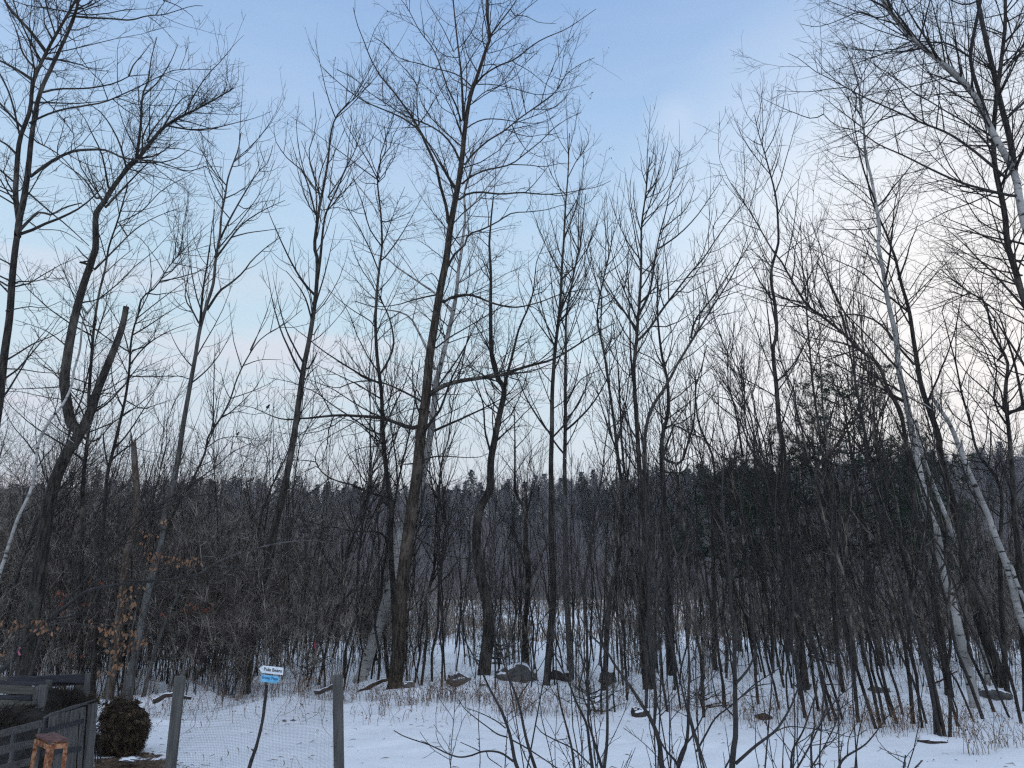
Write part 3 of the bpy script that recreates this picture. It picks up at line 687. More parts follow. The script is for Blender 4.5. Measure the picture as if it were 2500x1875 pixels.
tree('forked_tree', 'big tree left with V-shaped fork, one arm vine-tangled, the other snapped off', 14.0,
     'X 45,1720 I 215,1400 I 290,850 I 345,420 X 127,1200 X 160,1110 B 530,1270 B 480,1200 B 450,1050 B 435,900 B 455,750 B 500,500 B 560,280 B 620,100 B 650,0 A 650,1450 A 700,1370 A 760,1270 A 850,1150 A 950,1050 A 1020,960 A 1100,870 A 1200,800 A 1300,750 A 1430,680 A 1580,590',
     [('B 545,1260 620,1100 650,1000 700,870 750,750 790,650 830,530 852,410', 27, 15, 0), ('A 920,1080 950,850 960,650 1000,550 1020,400 1060,250', 9, 1.5, .2), ('A 960,650 1060,560 1150,420 1200,300', 5, 1.3),
      ('A 700,1380 650,1280 600,1150 560,1050', 5, 1.3), ('A 850,1120 800,950 700,780 600,700 520,650', 6, 1.3), ('A 730,1260 690,1050 620,900 560,780 480,700', 6, 1.3),
      ('A 650,1340 560,1200 400,1080 330,980', 5, 1.3), ('A 830,1170 900,1080 1050,1050 1180,960', 9, 1.5), ('A 1100,860 1200,700 1280,640 1380,660', 5, 1.2), ('A 990,950 1050,850 1150,720 1200,560', 5, 1.3),
      ('A 712,1400 900,1200 1000,1100 1130,1000', 7, 1.3), ('B 640,1000 760,1000 820,1080', 4, 1.3), ('B 540,110 600,100 560,60 510,0', 6, 2), ('B 640,160 740,60 800,0 A 900,1560 A 1020,1480 A 1190,1410', 6, 1.4),
      ('A 800,1500 950,1430 1100,1280 1300,1170', 4, 1.2), ('B 842,445 852,410 860,392', 8, 1), ('B 832,460 836,425 834,405', 7, 1), ('B 848,440 866,428 876,424', 5, 1), ('B 460,690 380,620 280,560 100,500', 4, 1.2), ('B 480,1290 400,1240 330,1180 260,1140', 4, 1.3), ('B 560,1290 620,1320 680,1295', 8, 4),
      ('B 440,1040 300,1020 100,980 0,1000', 3, 1.2), ('A 1180,800 1300,830 1440,870 1560,870', 4, 1.2), ('A 880,1130 1000,1000 1100,1000 1250,1010 1400,1060', 4, 1.2)],
     style='oak', seed=8, w=(40, 2.5), wp=1.0, extra=12, tlo=.55, vine=3, dmul=1.0, sides=14)

tree('twin_stem_tree', 'tall tree at the left edge whose trunk splits into two parallel stems high up', 13.6,
     'X -92,1700 X -40,1250 X 0,950 B 35,700 B 65,450 B 88,200 B 105,0 A 125,1500 A 110,1350 A 112,1200 A 130,950 A 200,750 A 220,560 A 300,380 A 400,200 A 500,20 A 560,-100',
     [('A 118,1600 130,1480 160,1350 190,1150 210,950 240,750 280,600 350,450 430,280 500,120 530,0 550,-80', 18, 6, 0), ('A 300,620 400,600 600,595 780,560 870,515 1000,505', 6, 2), ('A 870,515 900,440 960,370 1020,290', 4, 1.3),
      ('A 200,830 300,780 420,740 560,715 700,690 820,640 950,580 1090,510 1200,470 1450,470', 6, 1.3), ('A 210,1190 300,1120 400,1060 500,1020 620,1010 720,1015 830,1065 950,1080 1060,1090 1180,1130 1280,1155 1400,1120 1500,1130', 9, 1.4),
      ('A 128,1560 210,1475 270,1430 340,1450 440,1400 550,1370', 9, 3), ('A 310,350 220,230 150,150 80,80 30,0 0,-80', 9, 5), ('A 220,540 130,480 60,440 0,410 -80,380', 9, 4),
      ('A 500,110 620,120 740,125 880,135 1000,105 1100,100 1200,70 1300,40 1370,40', 6, 1.3), ('A 1050,100 1090,40 1120,0', 3, 1), ('A 1100,0 1200,40 1300,110', 3, 1), ('A 500,90 350,60 200,40 80,0 -60,-60', 4, 1.2),
      ('A 130,900 90,720 50,600 0,500 -60,400', 6, 3), ('A 100,1030 50,980 0,950', 6, 4), ('B 130,240 230,240 330,210 370,140', 5, 1.3), ('B 50,270 0,240 -80,200', 5, 3), ('B 40,440 200,410 300,420 420,370', 4, 1.2),
      ('A 190,1300 350,1440 450,1520 600,1659', 5, 2), ('B 30,830 150,835 280,855 410,860', 4, 1.5), ('A 270,1550 420,1560 560,1640', 3, 1.2), ('A 250,960 380,1030 480,1130 640,1330', 4, 1.3), ('A 520,60 600,20 660,-40', 4, 2)],
     style='oak', seed=9, w=(30, 5), wp=.9, extra=14, tlo=.35, dmul=1.0)

tree('grey_tree', 'slender tree between the broken arm and the grey-barked maple, forked low', 15.2,
     'X 225,1700 X 240,1450 B 715,1640 B 750,1430 B 800,1220 B 850,1030 B 875,850 B 880,680 B 900,560 B 935,460 B 960,350 B 1050,280 B 1150,130 B 1250,20',
     [('B 730,1500 700,1330 700,1270 760,1200', 5, 2), ('B 880,800 960,700 1060,620 1180,560 1300,520', 5, 1.3), ('B 900,600 1000,540 1120,460 1250,380', 5, 1.3), ('B 860,1050 960,1100 1050,1075 1150,1040', 4, 1.2),
      ('B 880,880 1000,885 1120,880 1270,880', 4, 1.2), ('B 870,720 840,600 800,520 680,320', 4, 1.3), ('B 820,1150 900,1100 1030,1085', 3, 1), ('B 790,1350 900,1360 1000,1390 1120,1400', 3, 1), ('B 930,470 1010,300 1020,150 1000,0', 3.5, 1.2)],
     style='oak', seed=10, w=(14, 2), extra=10, tlo=.4, sides=8, dmul=1.2)
tree('grey_tree', 'straight slim tree rising between the two arms of the V-shaped fork', 15.6,
     'X 196,1695 X 197,1400 B 565,1600 B 590,1300 B 600,1000 B 620,750 B 640,500 B 670,300 B 710,150 B 740,0 A 800,1480 A 860,1250',
     [('B 620,780 700,700 760,640', 3, 1), ('B 610,570 700,560 760,520', 3, 1), ('B 705,190 800,100 900,20', 3.5, 1.2)], material='sapling', style='oak', seed=11, w=(14, 3), extra=10, tlo=.4, sides=8)
tree('birch_tree', 'thin white birch at the far left leaning over behind the V-forked tree', 13.2,
     'X -75,1660 I 0,540 I 40,420 I 95,220 I 150,50 B 200,1659 B 240,1500 B 262,1330 B 335,1180 B 415,1085 B 480,960 B 500,850 B 540,700 B 560,500 B 640,390',
     [('B 340,1180 260,1290 200,1320 120,1260', 3, 1), ('B 330,1200 420,1270 500,1330', 3, 1)], material='birch', style='birch', seed=12, w=(10, 4), extra=7, sides=9)
tree('snag', 'dead snapped-off trunk with pale splintered wood, leafless, left of the grey-barked maple', 15.0,
     'X 268,1700 I 1080,600 I 1110,350 I 1190,50 B 925,1640 B 912,1500 B 905,1395', [], material='snag', style='thin', seed=13, w=(22, 14), extra=0.0, broken=True, cat='dead tree', sides=12)

tree('arching_tree', 'low dark tree arching far right through the brush above the compost bins', 12.2,
     'X -60,1690 I -60,1440 I 120,1290 I 250,1090 I 430,935 I 560,830 I 760,690 I 980,640 I 1280,600 I 1560,575 I 1900,500 I 2212,420',
     [('I 430,935 560,925 700,880 820,810 900,780 1080,745 1270,690', 6, 1.3), ('I 560,830 700,740 860,580 1040,600 1300,600 1560,640 1800,650 2000,590 2212,545', 5, 1.2), ('I 300,1030 560,960 860,1000 1100,970 1400,1020 1600,1050', 4, 1.2), ('I 120,1290 170,1000 120,800 180,600 160,400', 5, 1.2)],
     style='oak', seed=41, w=(15, 1.8), extra=12, tlo=.2, sides=8, material='black')
tree('leaning_tree', 'dark sapling-thin trunk slanting up right across the V-forked and grey-barked trees', 12.9,
     'X 60,1700 I 400,1000 I 700,650 I 850,470 I 1130,180 I 1300,0 B 1420,1520 B 1560,1400 B 1700,1330',
     [('I 700,650 900,560 1100,420 1400,330', 3, 1.2), ('I 850,470 820,300 900,120', 3, 1.2), ('B 1200,1640 1280,1500 1300,1380', 3, 1)], style='oak', seed=42, w=(10, 1.8), extra=12, tlo=.25, sides=8, material='black')
tree('arching_tree', 'slender tree bending right over the brush behind the left fence post', 15.0,
     'X 350,1700 X 380,1580 X 440,1450 X 520,1380 X 620,1340 X 740,1320 X 850,1330',
     [('X 440,1450 X 470,1350 X 540,1280 X 640,1250', 5, 1.3), ('X 520,1380 X 640,1390 X 760,1370', 4, 1.2)], style='oak', seed=43, w=(10, 1.8), extra=10, tlo=.3, sides=8, material='grey')
tree('forked_tree', 'crooked dark tree right of centre whose trunk bows and forks into upright arms', 18.0,
     'X 1180,1664 J 2085,1300 J 2110,1100 J 2115,870 J 2060,600 J 2010,300 J 2030,0 D 1232,1640 D 1242,1450 D 1262,1330 D 1300,1130 D 1330,970 D 1290,900 D 1250,750 D 1240,600 D 1235,400 D 1240,200 D 1230,0 C 1235,1560 C 1242,1440 C 1255,1330',
     [('D 1335,960 1350,870 1390,720 1430,560 1500,400 1530,280 1550,100 1600,0', 10, 1.5), ('D 1320,1090 1400,1020 1480,950 1500,900', 4, 1.2), ('D 1240,1400 1200,1250 1190,1080 1150,950 1100,800 1050,700', 7, 1.5),
      ('D 1262,1300 1250,1150 1265,1000 1250,930', 5, 1.5), ('D 1300,1000 1200,900 1100,850', 3, 1.2), ('D 1250,750 1180,600 1100,500 1000,420', 4, 1.2), ('D 1240,480 1320,380 1400,360', 3, 1), ('D 1390,720 1480,650 1560,560', 3, 1),
      ('D 1290,1300 1380,1230 1500,1210', 3, 1), ('D 1245,230 1200,100 1150,0', 3, 1), ('J 2140,840 2200,780 K 100,780 K 180,700', 3, 1.2), ('D 1400,860 1470,900 1500,1000 1460,1080', 2.5, 1)],
     style='oak', seed=14, w=(34, 3), wp=.75, extra=12, tlo=.45, dmul=1.1)
tree('slim_tree', 'straight dark slim tree immediately right of the bowed and forked tree', 17.2,
     'X 1335,1668 K 565,1300 K 600,900 K 612,750 K 600,400 K 590,0 D 1645,1600 D 1648,1300 D 1655,1000 D 1668,750 D 1700,500 D 1718,200 D 1730,0 C 1733,1550 C 1750,1300 C 1762,1100 C 1772,900',
     [('D 1650,1080 1600,950 1550,820 1500,700', 3.5, 1.2), ('D 1660,1100 1740,1040 1800,950', 3.5, 1.3), ('D 1680,640 1600,500 1550,380 1500,200', 4, 1.2), ('D 1700,450 1760,330 1860,150 1900,-20 C 1960,1500', 4, 1.3),
      ('C 1740,1480 1820,1350 1860,1180 1870,950', 4, 1.2), ('C 1745,1380 1680,1200 1650,1060', 3, 1), ('C 1760,1200 1820,1080 1900,960 1880,860', 3, 1), ('D 1720,200 1640,60 C 1540,1480 C 1520,1400', 3, 1)],
     style='maple', seed=15, w=(18, 2), extra=14, tlo=.4, sides=10)
tree('grey_tree', 'pale-barked straight tree standing next to the straight dark slim tree', 18.5,
     'X 1392,1655 K 740,1000 K 720,600 X 1380,1236 D 1742,1659 D 1740,1300 D 1742,1000 D 1745,700 D 1750,450 D 1790,250 D 1830,50 G 320,850 G 340,650 G 360,480',
     [('D 1750,1200 1830,1060 1900,950 1960,900', 4, 1.2), ('D 1745,1050 1850,900 1950,850 2060,800', 4, 1.2), ('D 1745,1000 1700,800 1710,700', 3, 1), ('D 1745,700 1700,520 1640,350', 3.5, 1.2), ('D 1760,400 1700,250 1660,50', 3, 1), ('G 230,1500 330,1250 400,1050 460,900', 3, 1)],
     material='grey', style='maple', seed=16, w=(16, 2), extra=12, tlo=.4, sides=9)
tree('bare_tree', 'low branched tree left of the straight dark slim tree, behind the mossy boulders', 19.0,
     'X 1286,1650 K 370,1200 K 360,1000 K 385,750 K 392,500 K 372,300 K 365,0 T 260,700 T 255,400 T 250,220',
     [('K 360,1000 300,800 250,500 230,200', 4, 1.5), ('T 260,620 200,540 150,480', 3, 1), ('T 262,600 330,500 400,420', 3, 1), ('K 370,850 470,600 560,350', 3.5, 1.2)], material='sapling', style='thin', seed=17, w=(16, 2), extra=10, sides=8)

tree('broad_maple', 'broad many-branched maple right of centre with a fan of upswept limbs', 16.2,
     'X 1583,1692 K 1410,1300 K 1385,1000 K 1400,600 K 1395,200 H 745,1500 H 735,1100 H 735,900 H 720,650 H 710,450 H 690,200 H 685,0 G 697,1500 G 708,1350 G 728,1150 G 735,900 G 740,700 G 762,500 G 780,350 G 795,230',
     [('G 720,1290 780,1170 810,1050 830,900 860,750 900,600 930,450 970,300 1000,190', 7, 1.3), ('G 700,1480 780,1400 870,1270 960,1150 1060,1020 1150,920 1250,770 1330,660 1420,540 1450,430', 7, 1.3),
      ('G 720,1220 850,1100 1000,1060 1100,1030', 4, 1.2), ('G 705,1320 640,1180 560,980 530,850 490,750', 5, 1.2), ('G 725,920 640,800 570,650 520,500', 4, 1.2), ('G 740,760 690,560 680,400', 3.5, 1.2), ('G 740,900 695,700 660,500 665,370', 3.5, 1.2),
      ('G 870,720 960,650 1050,560 1100,420', 3.5, 1.1), ('G 850,850 980,760 1100,640 1200,500 1280,380', 5, 1.2), ('G 1110,980 1200,960 1280,930', 3, 1), ('G 1070,1040 1200,990 1260,960', 3, 1), ('G 1230,800 1220,700 1290,600 1350,500', 3, 1), ('G 770,420 740,330 730,240', 3, 1),
      ('G 910,560 1000,480 1060,380 1090,370', 3, 1), ('G 785,330 830,260 820,140', 2.5, 1), ('G 960,330 1010,300 1070,270', 2.5, 1), ('G 770,470 870,360 900,260', 3, 1), ('G 700,1400 600,1250 480,1100 370,900', 4, 1.2)],
     style='maple', seed=18, w=(25, 2.5), wp=.8, extra=12, tlo=.4, dmul=1.15)
tree('broad_maple', 'leaning stem sweeping up to the right from the foot of the broad maple', 16.6,
     'X 1592,1690 K 1440,1000 H 800,1300 H 770,1000 H 755,700 H 762,470 H 800,280 H 890,130 H 950,20 G 970,1640 G 1070,1480 G 1150,1350 G 1230,1220 G 1330,1060 G 1400,920 G 1480,800',
     [('G 1070,1450 1100,1330 1200,1200 1340,1000 1440,880', 6, 1.3), ('G 1130,1400 1220,1320 1300,1290 1420,1270', 3, 1), ('G 1090,1440 1160,1230 1180,1100 1200,1030', 3, 1), ('G 1250,1190 1380,1140 1500,1110', 3, 1), ('G 1230,1200 1290,1020 1370,930', 3, 1)],
     style='maple', seed=19, w=(16, 2), extra=12, tlo=.45, lim_mat='dark', material='grey', sides=10)
tree('dark_tree', 'thick black-barked tree with several dark stems behind the broad maple, on its right', 18.0,
     'X 1641,1668 K 1630,1200 K 1618,900 K 1598,500 K 1560,0 H 900,1100 H 890,900 H 870,650 H 878,450 H 915,300 H 912,100 G 870,1560 G 850,1350 G 845,1150 G 850,950',
     [('H 875,600 930,450 960,380 1030,420 1160,480 1260,580 1330,610 1500,615', 6, 1.5), ('H 910,620 1000,640 1050,500 1090,350 1100,100 1090,0', 8, 2), ('H 900,700 1010,700 1060,640', 6, 3), ('H 880,420 860,250 850,100', 5, 1.5),
      ('H 850,640 800,560 790,480', 4, 1.3), ('H 915,260 960,100 1000,-50', 4, 1.2), ('H 1060,500 1040,330 960,230', 4, 1.5)],
     style='oak', seed=20, w=(26, 2.5), wp=.8, extra=12, tlo=.45, dmul=1.1)
tree('bare_tree', 'two thin stems close to the left side of the broad maple', 17.0,
     'X 1478,1680 K 1060,1400 K 1080,1000 K 1120,650 H 580,1300 H 600,1050 H 600,800 H 565,500 H 540,300 H 500,0 G 470,1500 G 440,1300 G 470,1100 G 530,850 G 535,700',
     [('H 620,700 600,450 590,200 580,0 G 560,1500 G 540,1300', 8, 1.5), ('H 640,760 660,560 640,380 600,100', 5, 1.5), ('G 450,1350 380,1100 350,950 360,800', 3, 1)], style='maple', seed=21, w=(14, 2), extra=14, tlo=.4, sides=8)
tree('bare_tree', 'thin slanting tree rising from the ridge line between black-barked tree and dark pine', 21.0,
     'X 1745,1640 X 1740,1300 H 1225,650 H 1170,480 H 1120,350 H 1100,150 H 1140,0 G 1180,1500',
     [('H 1420,600 1390,400 1350,200 1290,0', 7, 1.5), ('H 1350,210 1400,150 1440,50', 3, 1), ('H 1350,215 1250,190 1170,170', 3, 1)], style='thin', seed=22, w=(13, 2), extra=14, tlo=.4, sides=8)
tree('slim_tree', 'crooked slim tree left of the dark pine, with small forks open to the sky', 16.0,
     'X 1968,1700 M 230,900 M 130,400 F 590,1430 F 560,1200 F 540,950 F 518,700 F 540,600 F 530,400 F 505,200 F 550,0 E 555,1600 E 545,1400 E 520,1250 E 470,1050 E 420,900 E 390,780',
     [('F 525,480 620,380 700,220', 3, 1.2), ('F 520,200 600,220 660,270 760,400', 3, 1), ('F 500,190 430,80 340,0', 3, 1.2), ('F 550,980 640,850 740,650 800,520', 4, 1.2), ('F 540,1020 420,950 300,880 150,750 0,600', 4, 1.2),
      ('F 530,900 450,700 380,500 300,330', 4, 1.2), ('E 510,1200 560,1050 580,940', 3, 1), ('E 470,1080 400,1000 390,950', 2.5, 1), ('E 550,1450 620,1300 700,1200', 3, 1), ('F 560,1100 640,1180 700,1100', 3, 1)],
     style='maple', seed=23, w=(20, 1.8), extra=14, tlo=.4, sides=9)
tree('slim_tree', 'slim tree standing in front of the dark pine crown', 15.5,
     'X 2062,1720 M 560,900 F 890,1659 F 850,1400 F 810,1100 F 780,850 F 760,600 F 740,350 F 720,180 E 700,1500',
     [('F 770,700 860,560 950,480', 3, 1), ('F 790,900 700,800 640,700', 3, 1), ('F 740,300 680,150 640,0', 3, 1)], style='maple', seed=24, w=(12, 2), extra=12, tlo=.4, sides=8)
tree('birch_tree', 'tall white birch on the right whose full length shows down to the snow', 14.4,
     'X 2382,1724 O 1850,300 O 1800,80 M 1690,1250 M 1620,950 M 1540,620 M 1480,350 M 1430,100 F 1530,1640 F 1470,1350 F 1430,1100 F 1370,850 F 1340,600 F 1290,350 F 1260,150 F 1230,0 E 1235,1550 E 1205,1350 E 1180,1200 E 1150,1050 E 1130,850 E 1100,650 E 1120,500',
     [('E 1150,1080 1060,950 1010,800 950,680 860,640', 3, 1.1), ('E 1200,1300 1100,1250 960,1200 850,1100', 3, 1), ('E 1130,880 1160,700 1230,600', 3, 1), ('F 1260,150 1160,60 1040,0 E 880,1580 E 760,1500', 4, 1.1),
      ('E 1220,1450 1320,1280 1430,1150', 3, 1), ('F 1240,20 1100,-60 E 940,1500 E 820,1350', 3, 1), ('E 1130,700 1000,560 900,430 800,330', 3, 1), ('E 1110,620 1060,450 1050,300', 3, 1)],
     material='birch', style='birch', seed=25, w=(25, 3), wp=.95, extra=24, tlo=.5, dmul=1.2, flare=1.25)
tree('dark_tree', 'large dark tree just right of the full-length white birch', 15.6,
     'X 2452,1700 M 1970,1350 M 1800,850 M 1700,400 F 1660,1450 F 1640,1300 F 1600,1180 F 1520,950 F 1480,700 F 1440,450 F 1380,250 F 1340,80 F 1310,0 E 1290,1600 E 1200,1400 E 1160,1250',
     [('F 1470,800 1380,700 1290,580 1200,500 1050,460 900,480 700,400 600,380', 7, 1.4), ('F 1365,230 1420,80 1440,0 E 1500,1500', 6, 1.5), ('F 1410,430 1250,300 1100,170 900,80 750,0', 6, 1.3), ('F 1490,760 1340,640 1200,400 1150,200', 5, 1.3),
      ('F 1460,560 1380,420 1290,150 1230,100 1050,0', 5, 1.3), ('F 1440,300 1560,130 1700,100', 3, 1), ('F 1500,820 1600,700 1760,560', 3, 1), ('E 1290,1600 1360,1400 1380,1200', 4, 1.2), ('F 1340,100 1240,0 E 1120,1500 E 1000,1480', 4, 1.2)],
     style='oak', seed=26, w=(32, 3), wp=.7, extra=16, tlo=.45, dmul=1.15)
tree('leaning_tree', 'dark tree leaning far left, its long trunk crossing in front of the full-length birch', 15.0,
     'X 2318,1700 X 2290,1500 X 2240,1280 F 1400,1250 F 1370,1100 F 1290,950 F 1230,800 F 1100,700 F 1000,600 F 880,500 F 750,400 F 650,240 F 560,80 G 1640,890 G 1530,700 G 1440,560 G 1340,410',
     [('F 1230,810 1100,600 960,380 840,150 780,0', 5, 1.3), ('F 880,500 800,300 780,100 E 740,1500', 4, 1.2), ('F 1100,700 950,650 800,630 640,560', 3.5, 1.2), ('F 750,400 620,360 480,300 380,260', 3.5, 1.1), ('F 1300,980 1180,940 1000,900 800,860', 4, 1.2),
      ('F 650,240 560,180 450,160 340,140', 3, 1), ('F 1000,600 940,430 960,260', 3, 1)],
     style='oak', seed=27, w=(19, 1.8), wp=.8, extra=14, tlo=.35, dmul=1.15, lim_mat='dark')
tree('birch_tree', 'white birch near the right edge with a broken leaning top', 13.8,
     'X 2590,1770 X 2540,1620 M 2212,1000 M 2160,850 M 2110,620 M 2050,430 M 1960,200 M 1885,0 F 1820,1480 F 1775,1350 F 1720,1210 F 1660,1120 F 1590,1020',
     [('F 1840,1560 1800,1380 1790,1310', 7, 4, 0), ('F 1700,1200 1560,1080 1400,1000 1300,960', 3, 1.2), ('M 2040,400 2100,470 2150,620 2230,800', 10, 9, 0), ('F 1740,1280 1830,1100 1900,1000', 3, 1)],
     material='birch', style='birch', seed=28, w=(22, 8), extra=10, tlo=.5, dmul=.8)
tree('birch_tree', 'dimmer white birch half hidden between the full-length birch and the large dark tree', 17.0,
     'X 2412,1672 M 1850,1100 M 1790,800 M 1690,430 M 1600,220 M 1530,30 F 1560,1500 F 1510,1350 F 1480,1180',
     [('M 1690,430 1640,330 1660,200', 3, 1.2)], material='birch', style='birch', seed=29, w=(14, 7), extra=10, tlo=.5, sides=10)
tree('big_birch', 'huge pale birch at the upper right corner spreading long dark limbs leftward', 12.6,
     'X 2760,1800 X 2640,1200 X 2545,720 E 2200,1440 E 2150,1180 E 2060,1000 E 1980,850 E 1880,650 E 1780,530 E 1650,420 E 1480,280 E 1350,130 E 1260,0 E 1200,-120',
     [('E 2150,1150 2120,950 2060,720 2010,500 1950,250 1900,0 1880,-100', 16, 10, .2), ('E 1990,860 1900,600 1850,400 1880,200 1920,0', 10, 7, -.3), ('E 2120,1320 1950,1280 1780,1230 1600,1150 1400,1050 1240,980 1150,920 1080,880 950,850 860,770 860,700', 8, 1.4, .1), ('E 860,770 780,800 660,760 560,720 440,660', 3, 1),
      ('E 2090,1200 1950,1080 1850,1000 1700,900 1500,820 1300,730 1120,650 1010,590 900,530 800,480 700,400 620,360', 8, 1.2, .2), ('E 1990,1000 1850,850 1700,760 1570,680 1430,600 1300,500 1150,400', 6, 1.3), ('E 1870,620 1740,620 1600,640 1400,650', 4, 1.2),
      ('E 1300,100 1220,120 1110,80 1000,120 900,160 800,180 700,160', 4, 1.1), ('E 1780,340 1690,290 1580,285 1470,270 1300,190 1180,100 1040,20', 5, 1.2), ('E 1010,590 900,600 750,620 540,610', 3, 1), ('E 1100,560 1060,450 1000,300 900,200', 3, 1), ('E 1500,820 1400,700 1360,580 1240,470 1130,380', 4, 1.1),
      ('E 1700,900 1600,1020 1480,1000 1300,900 1180,850', 3, 1), ('E 1240,980 1100,1060 950,1050 860,1000', 3, 1), ('E 1800,1240 1700,1100 1620,900 1560,780', 4, 1.1), ('E 1340,130 1480,40 1560,-40', 5, 1.5), ('E 1080,640 1070,760 1000,600', 3, 1), ('E 2212,690 2100,800 2050,880', 7, 3),
      ('E 1500,300 1380,360 1250,400 1100,330 950,300', 3, 1), ('E 1650,420 1500,440 1330,500 1200,620 1050,700', 3, 1), ('E 1990,860 2100,700 2200,640', 4, 1.2), ('E 1920,0 1800,30 1640,-40', 5, 2)],
     material='birch', style='birch', seed=30, w=(34, 9), wp=.9, extra=34, tlo=.4, lim_mat='black', dmul=1.55, exL=(.1, .26))
tree('dark_tree', 'dark tree at the right edge in front of the brightest sky, thick with twigs', 12.8,
     'X 2640,1760 X 2560,1200 X 2515,800 F 2190,300 F 2150,150 F 2100,0 E 2080,1450 E 2030,1200 E 2010,1000 E 2020,700 E 2060,400 E 2090,100 E 2080,-80',
     [('E 2110,1600 2040,1560 1900,1480 1750,1220', 5, 1.2), ('F 2212,100 2060,90 1900,60 1650,40', 4, 1.2), ('F 2200,200 2060,170 1900,150 1640,160', 5, 1.2), ('E 2030,1230 2120,1000 2200,850', 4, 1.2), ('E 2100,120 2150,300 2212,400', 4, 1.2),
      ('F 2212,320 2080,340 1950,330', 3, 1), ('E 2050,500 1960,420 1880,300', 4, 1.2), ('E 2080,1500 1960,1520 1820,1560 1640,1600', 3, 1), ('E 2070,300 2160,200 2230,60', 5, 2)],
     style='birch', seed=31, w=(27, 7), wp=.9, extra=34, tlo=.35, dmul=1.5, exL=(.1, .22))
tree('slim_tree', 'slim tree right of the large dark tree, bending up out of the ridge', 15.0,
     'X 2462,1725 X 2440,1400 F 2060,1659 F 1900,1400 F 1850,1200 F 1790,1000 F 1750,780 F 1700,600 F 1655,440',
     [('F 1750,780 1760,500 1800,280', 4, 1.2), ('F 1660,440 1690,380 1760,350', 3, 1), ('F 1790,1000 1700,880 1620,760', 3, 1), ('F 1800,980 1700,990 1600,1010', 3, 1)], style='oak', seed=32, w=(14, 2), extra=16, tlo=.4, sides=8, dmul=1.2)
tree('bare_tree', 'forking dark tree near the right edge against the cream-coloured sky', 14.0,
     'X 2510,1745 X 2490,1400 F 2130,1500 F 2110,1250 F 2080,1000 F 2100,800 F 2060,700 F 1990,560 F 1950,380 F 1900,350 F 1780,270 F 1650,160',
     [('F 2212,1100 2150,800 2100,640 2030,450 1900,350', 9, 2, 0), ('F 2030,780 2080,700 2140,560', 4, 1.5), ('F 2090,1200 2010,1050 2020,780 1850,560 1740,470', 6, 1.3), ('F 2100,900 2180,700 2200,500', 4, 1.3)], style='oak', seed=33, w=(20, 2), extra=22, tlo=.35, dmul=1.2)

# ---------------------------------------------------------------- saplings: every one of its own
def sapling_meshes(i, H, style):
    rng = np.random.RandomState(300 + i)
    n = 14; t = np.linspace(0, 1, n)
    a = rng.uniform(0, 6.28)
    bend = rng.uniform(.02, .10) * H
    P = np.stack([math.cos(a) * bend * t ** 2 + .03 * H * .4 * np.sin(t * rng.uniform(3, 8) + a), math.sin(a) * bend * t ** 2 + .012 * H * np.sin(t * rng.uniform(3, 8)), t * H], -1)
    P[:, :2] += np.cumsum(rng.normal(0, .012 * H, (n, 2)), axis=0) * .8
    P[:, :2] -= P[0, :2]; P[0, 2] = -.25
    r0 = .0034 * H + .004
    R = r0 * (1 - t) ** .8 + .004
    T = Tubes(); T.add(P, R, 6)
    V, F = T.data(); stem = mesh_np('stem', V, F, MB_['black' if i % 3 == 0 else ('sapling' if i % 3 == 1 else 'twig')])
    T = Tubes()
    A, B = spawn(P[None], R[None], rng, 3.4, (.22, .98), (22, 48), (.16, .36), (.3, 1.8), 7, .14, .07, .006, .0042)
    T.add(A, B, 4)
    C, D = spawn(A, B, rng, 3.0, (.12, 1), (25, 55), (.25, .55), (.12, .7), 5, .08, .1, .004, .0036)
    T.add(C, D, 3)
    E_, G_ = spawn(C, D, rng, 2.8, (.15, 1), (30, 60), (.25, .6), (.08, .3), 3, .08, .12, .003, .003)
    T.add(E_, G_, 3)
    V, F = T.data(); cr = mesh_np('crown', V, F, MB_['sapling' if i % 3 == 1 else 'twig'])
    ms = (stem.data, cr.data); bpy.data.objects.remove(stem); bpy.data.objects.remove(cr)
    return ms
SAP = [sapling_meshes(i, H, 0) for i, H in enumerate([7.6, 6.8, 6.2, 5.6, 5.2, 4.6, 4.2, 3.6, 3.2, 8.2, 7.0, 5.0])]
ZONES = [(300, 'in the thicket behind the compost bins'), (800, 'in the thicket behind the wire mesh fence'), (1100, 'around the foot of the pod-hung tree'),
         (1400, 'between the pod-hung tree and the straight slim tree'), (1750, 'around the trunk of the broad maple'), (2150, 'in the thicket below the dark pine'), (9999, 'around the white birches on the right')]
def px_of(p):
    d = depth(p); return 1250 + FPX * p[0] / d
def place_sapling(x, y, i, s, tilt, tilty=0.0, rz=0.0):
    z = gz(x, y) - .02
    px = px_of((x, y, z))
    zone = next(t for l, t in ZONES if px < l)
    far = y > 24
    lab = ('thin bare sapling further back ' if far else 'slender bare sapling near the clearing ') + zone
    e = empty('bare_sapling', (x, y, z), lab, 'sapling', ('far' if far else 'near') + ' saplings ' + zone)
    e.rotation_mode = 'ZYX'
    e.rotation_euler = (tilty, tilt, rz); e.scale = (s * .9, s * .9, s)
    for nm, me in zip(('stem', 'crown'), SAP[i]):
        o = bpy.data.objects.new(nm, me); link(o, e)
rsap = np.random.RandomState(42)
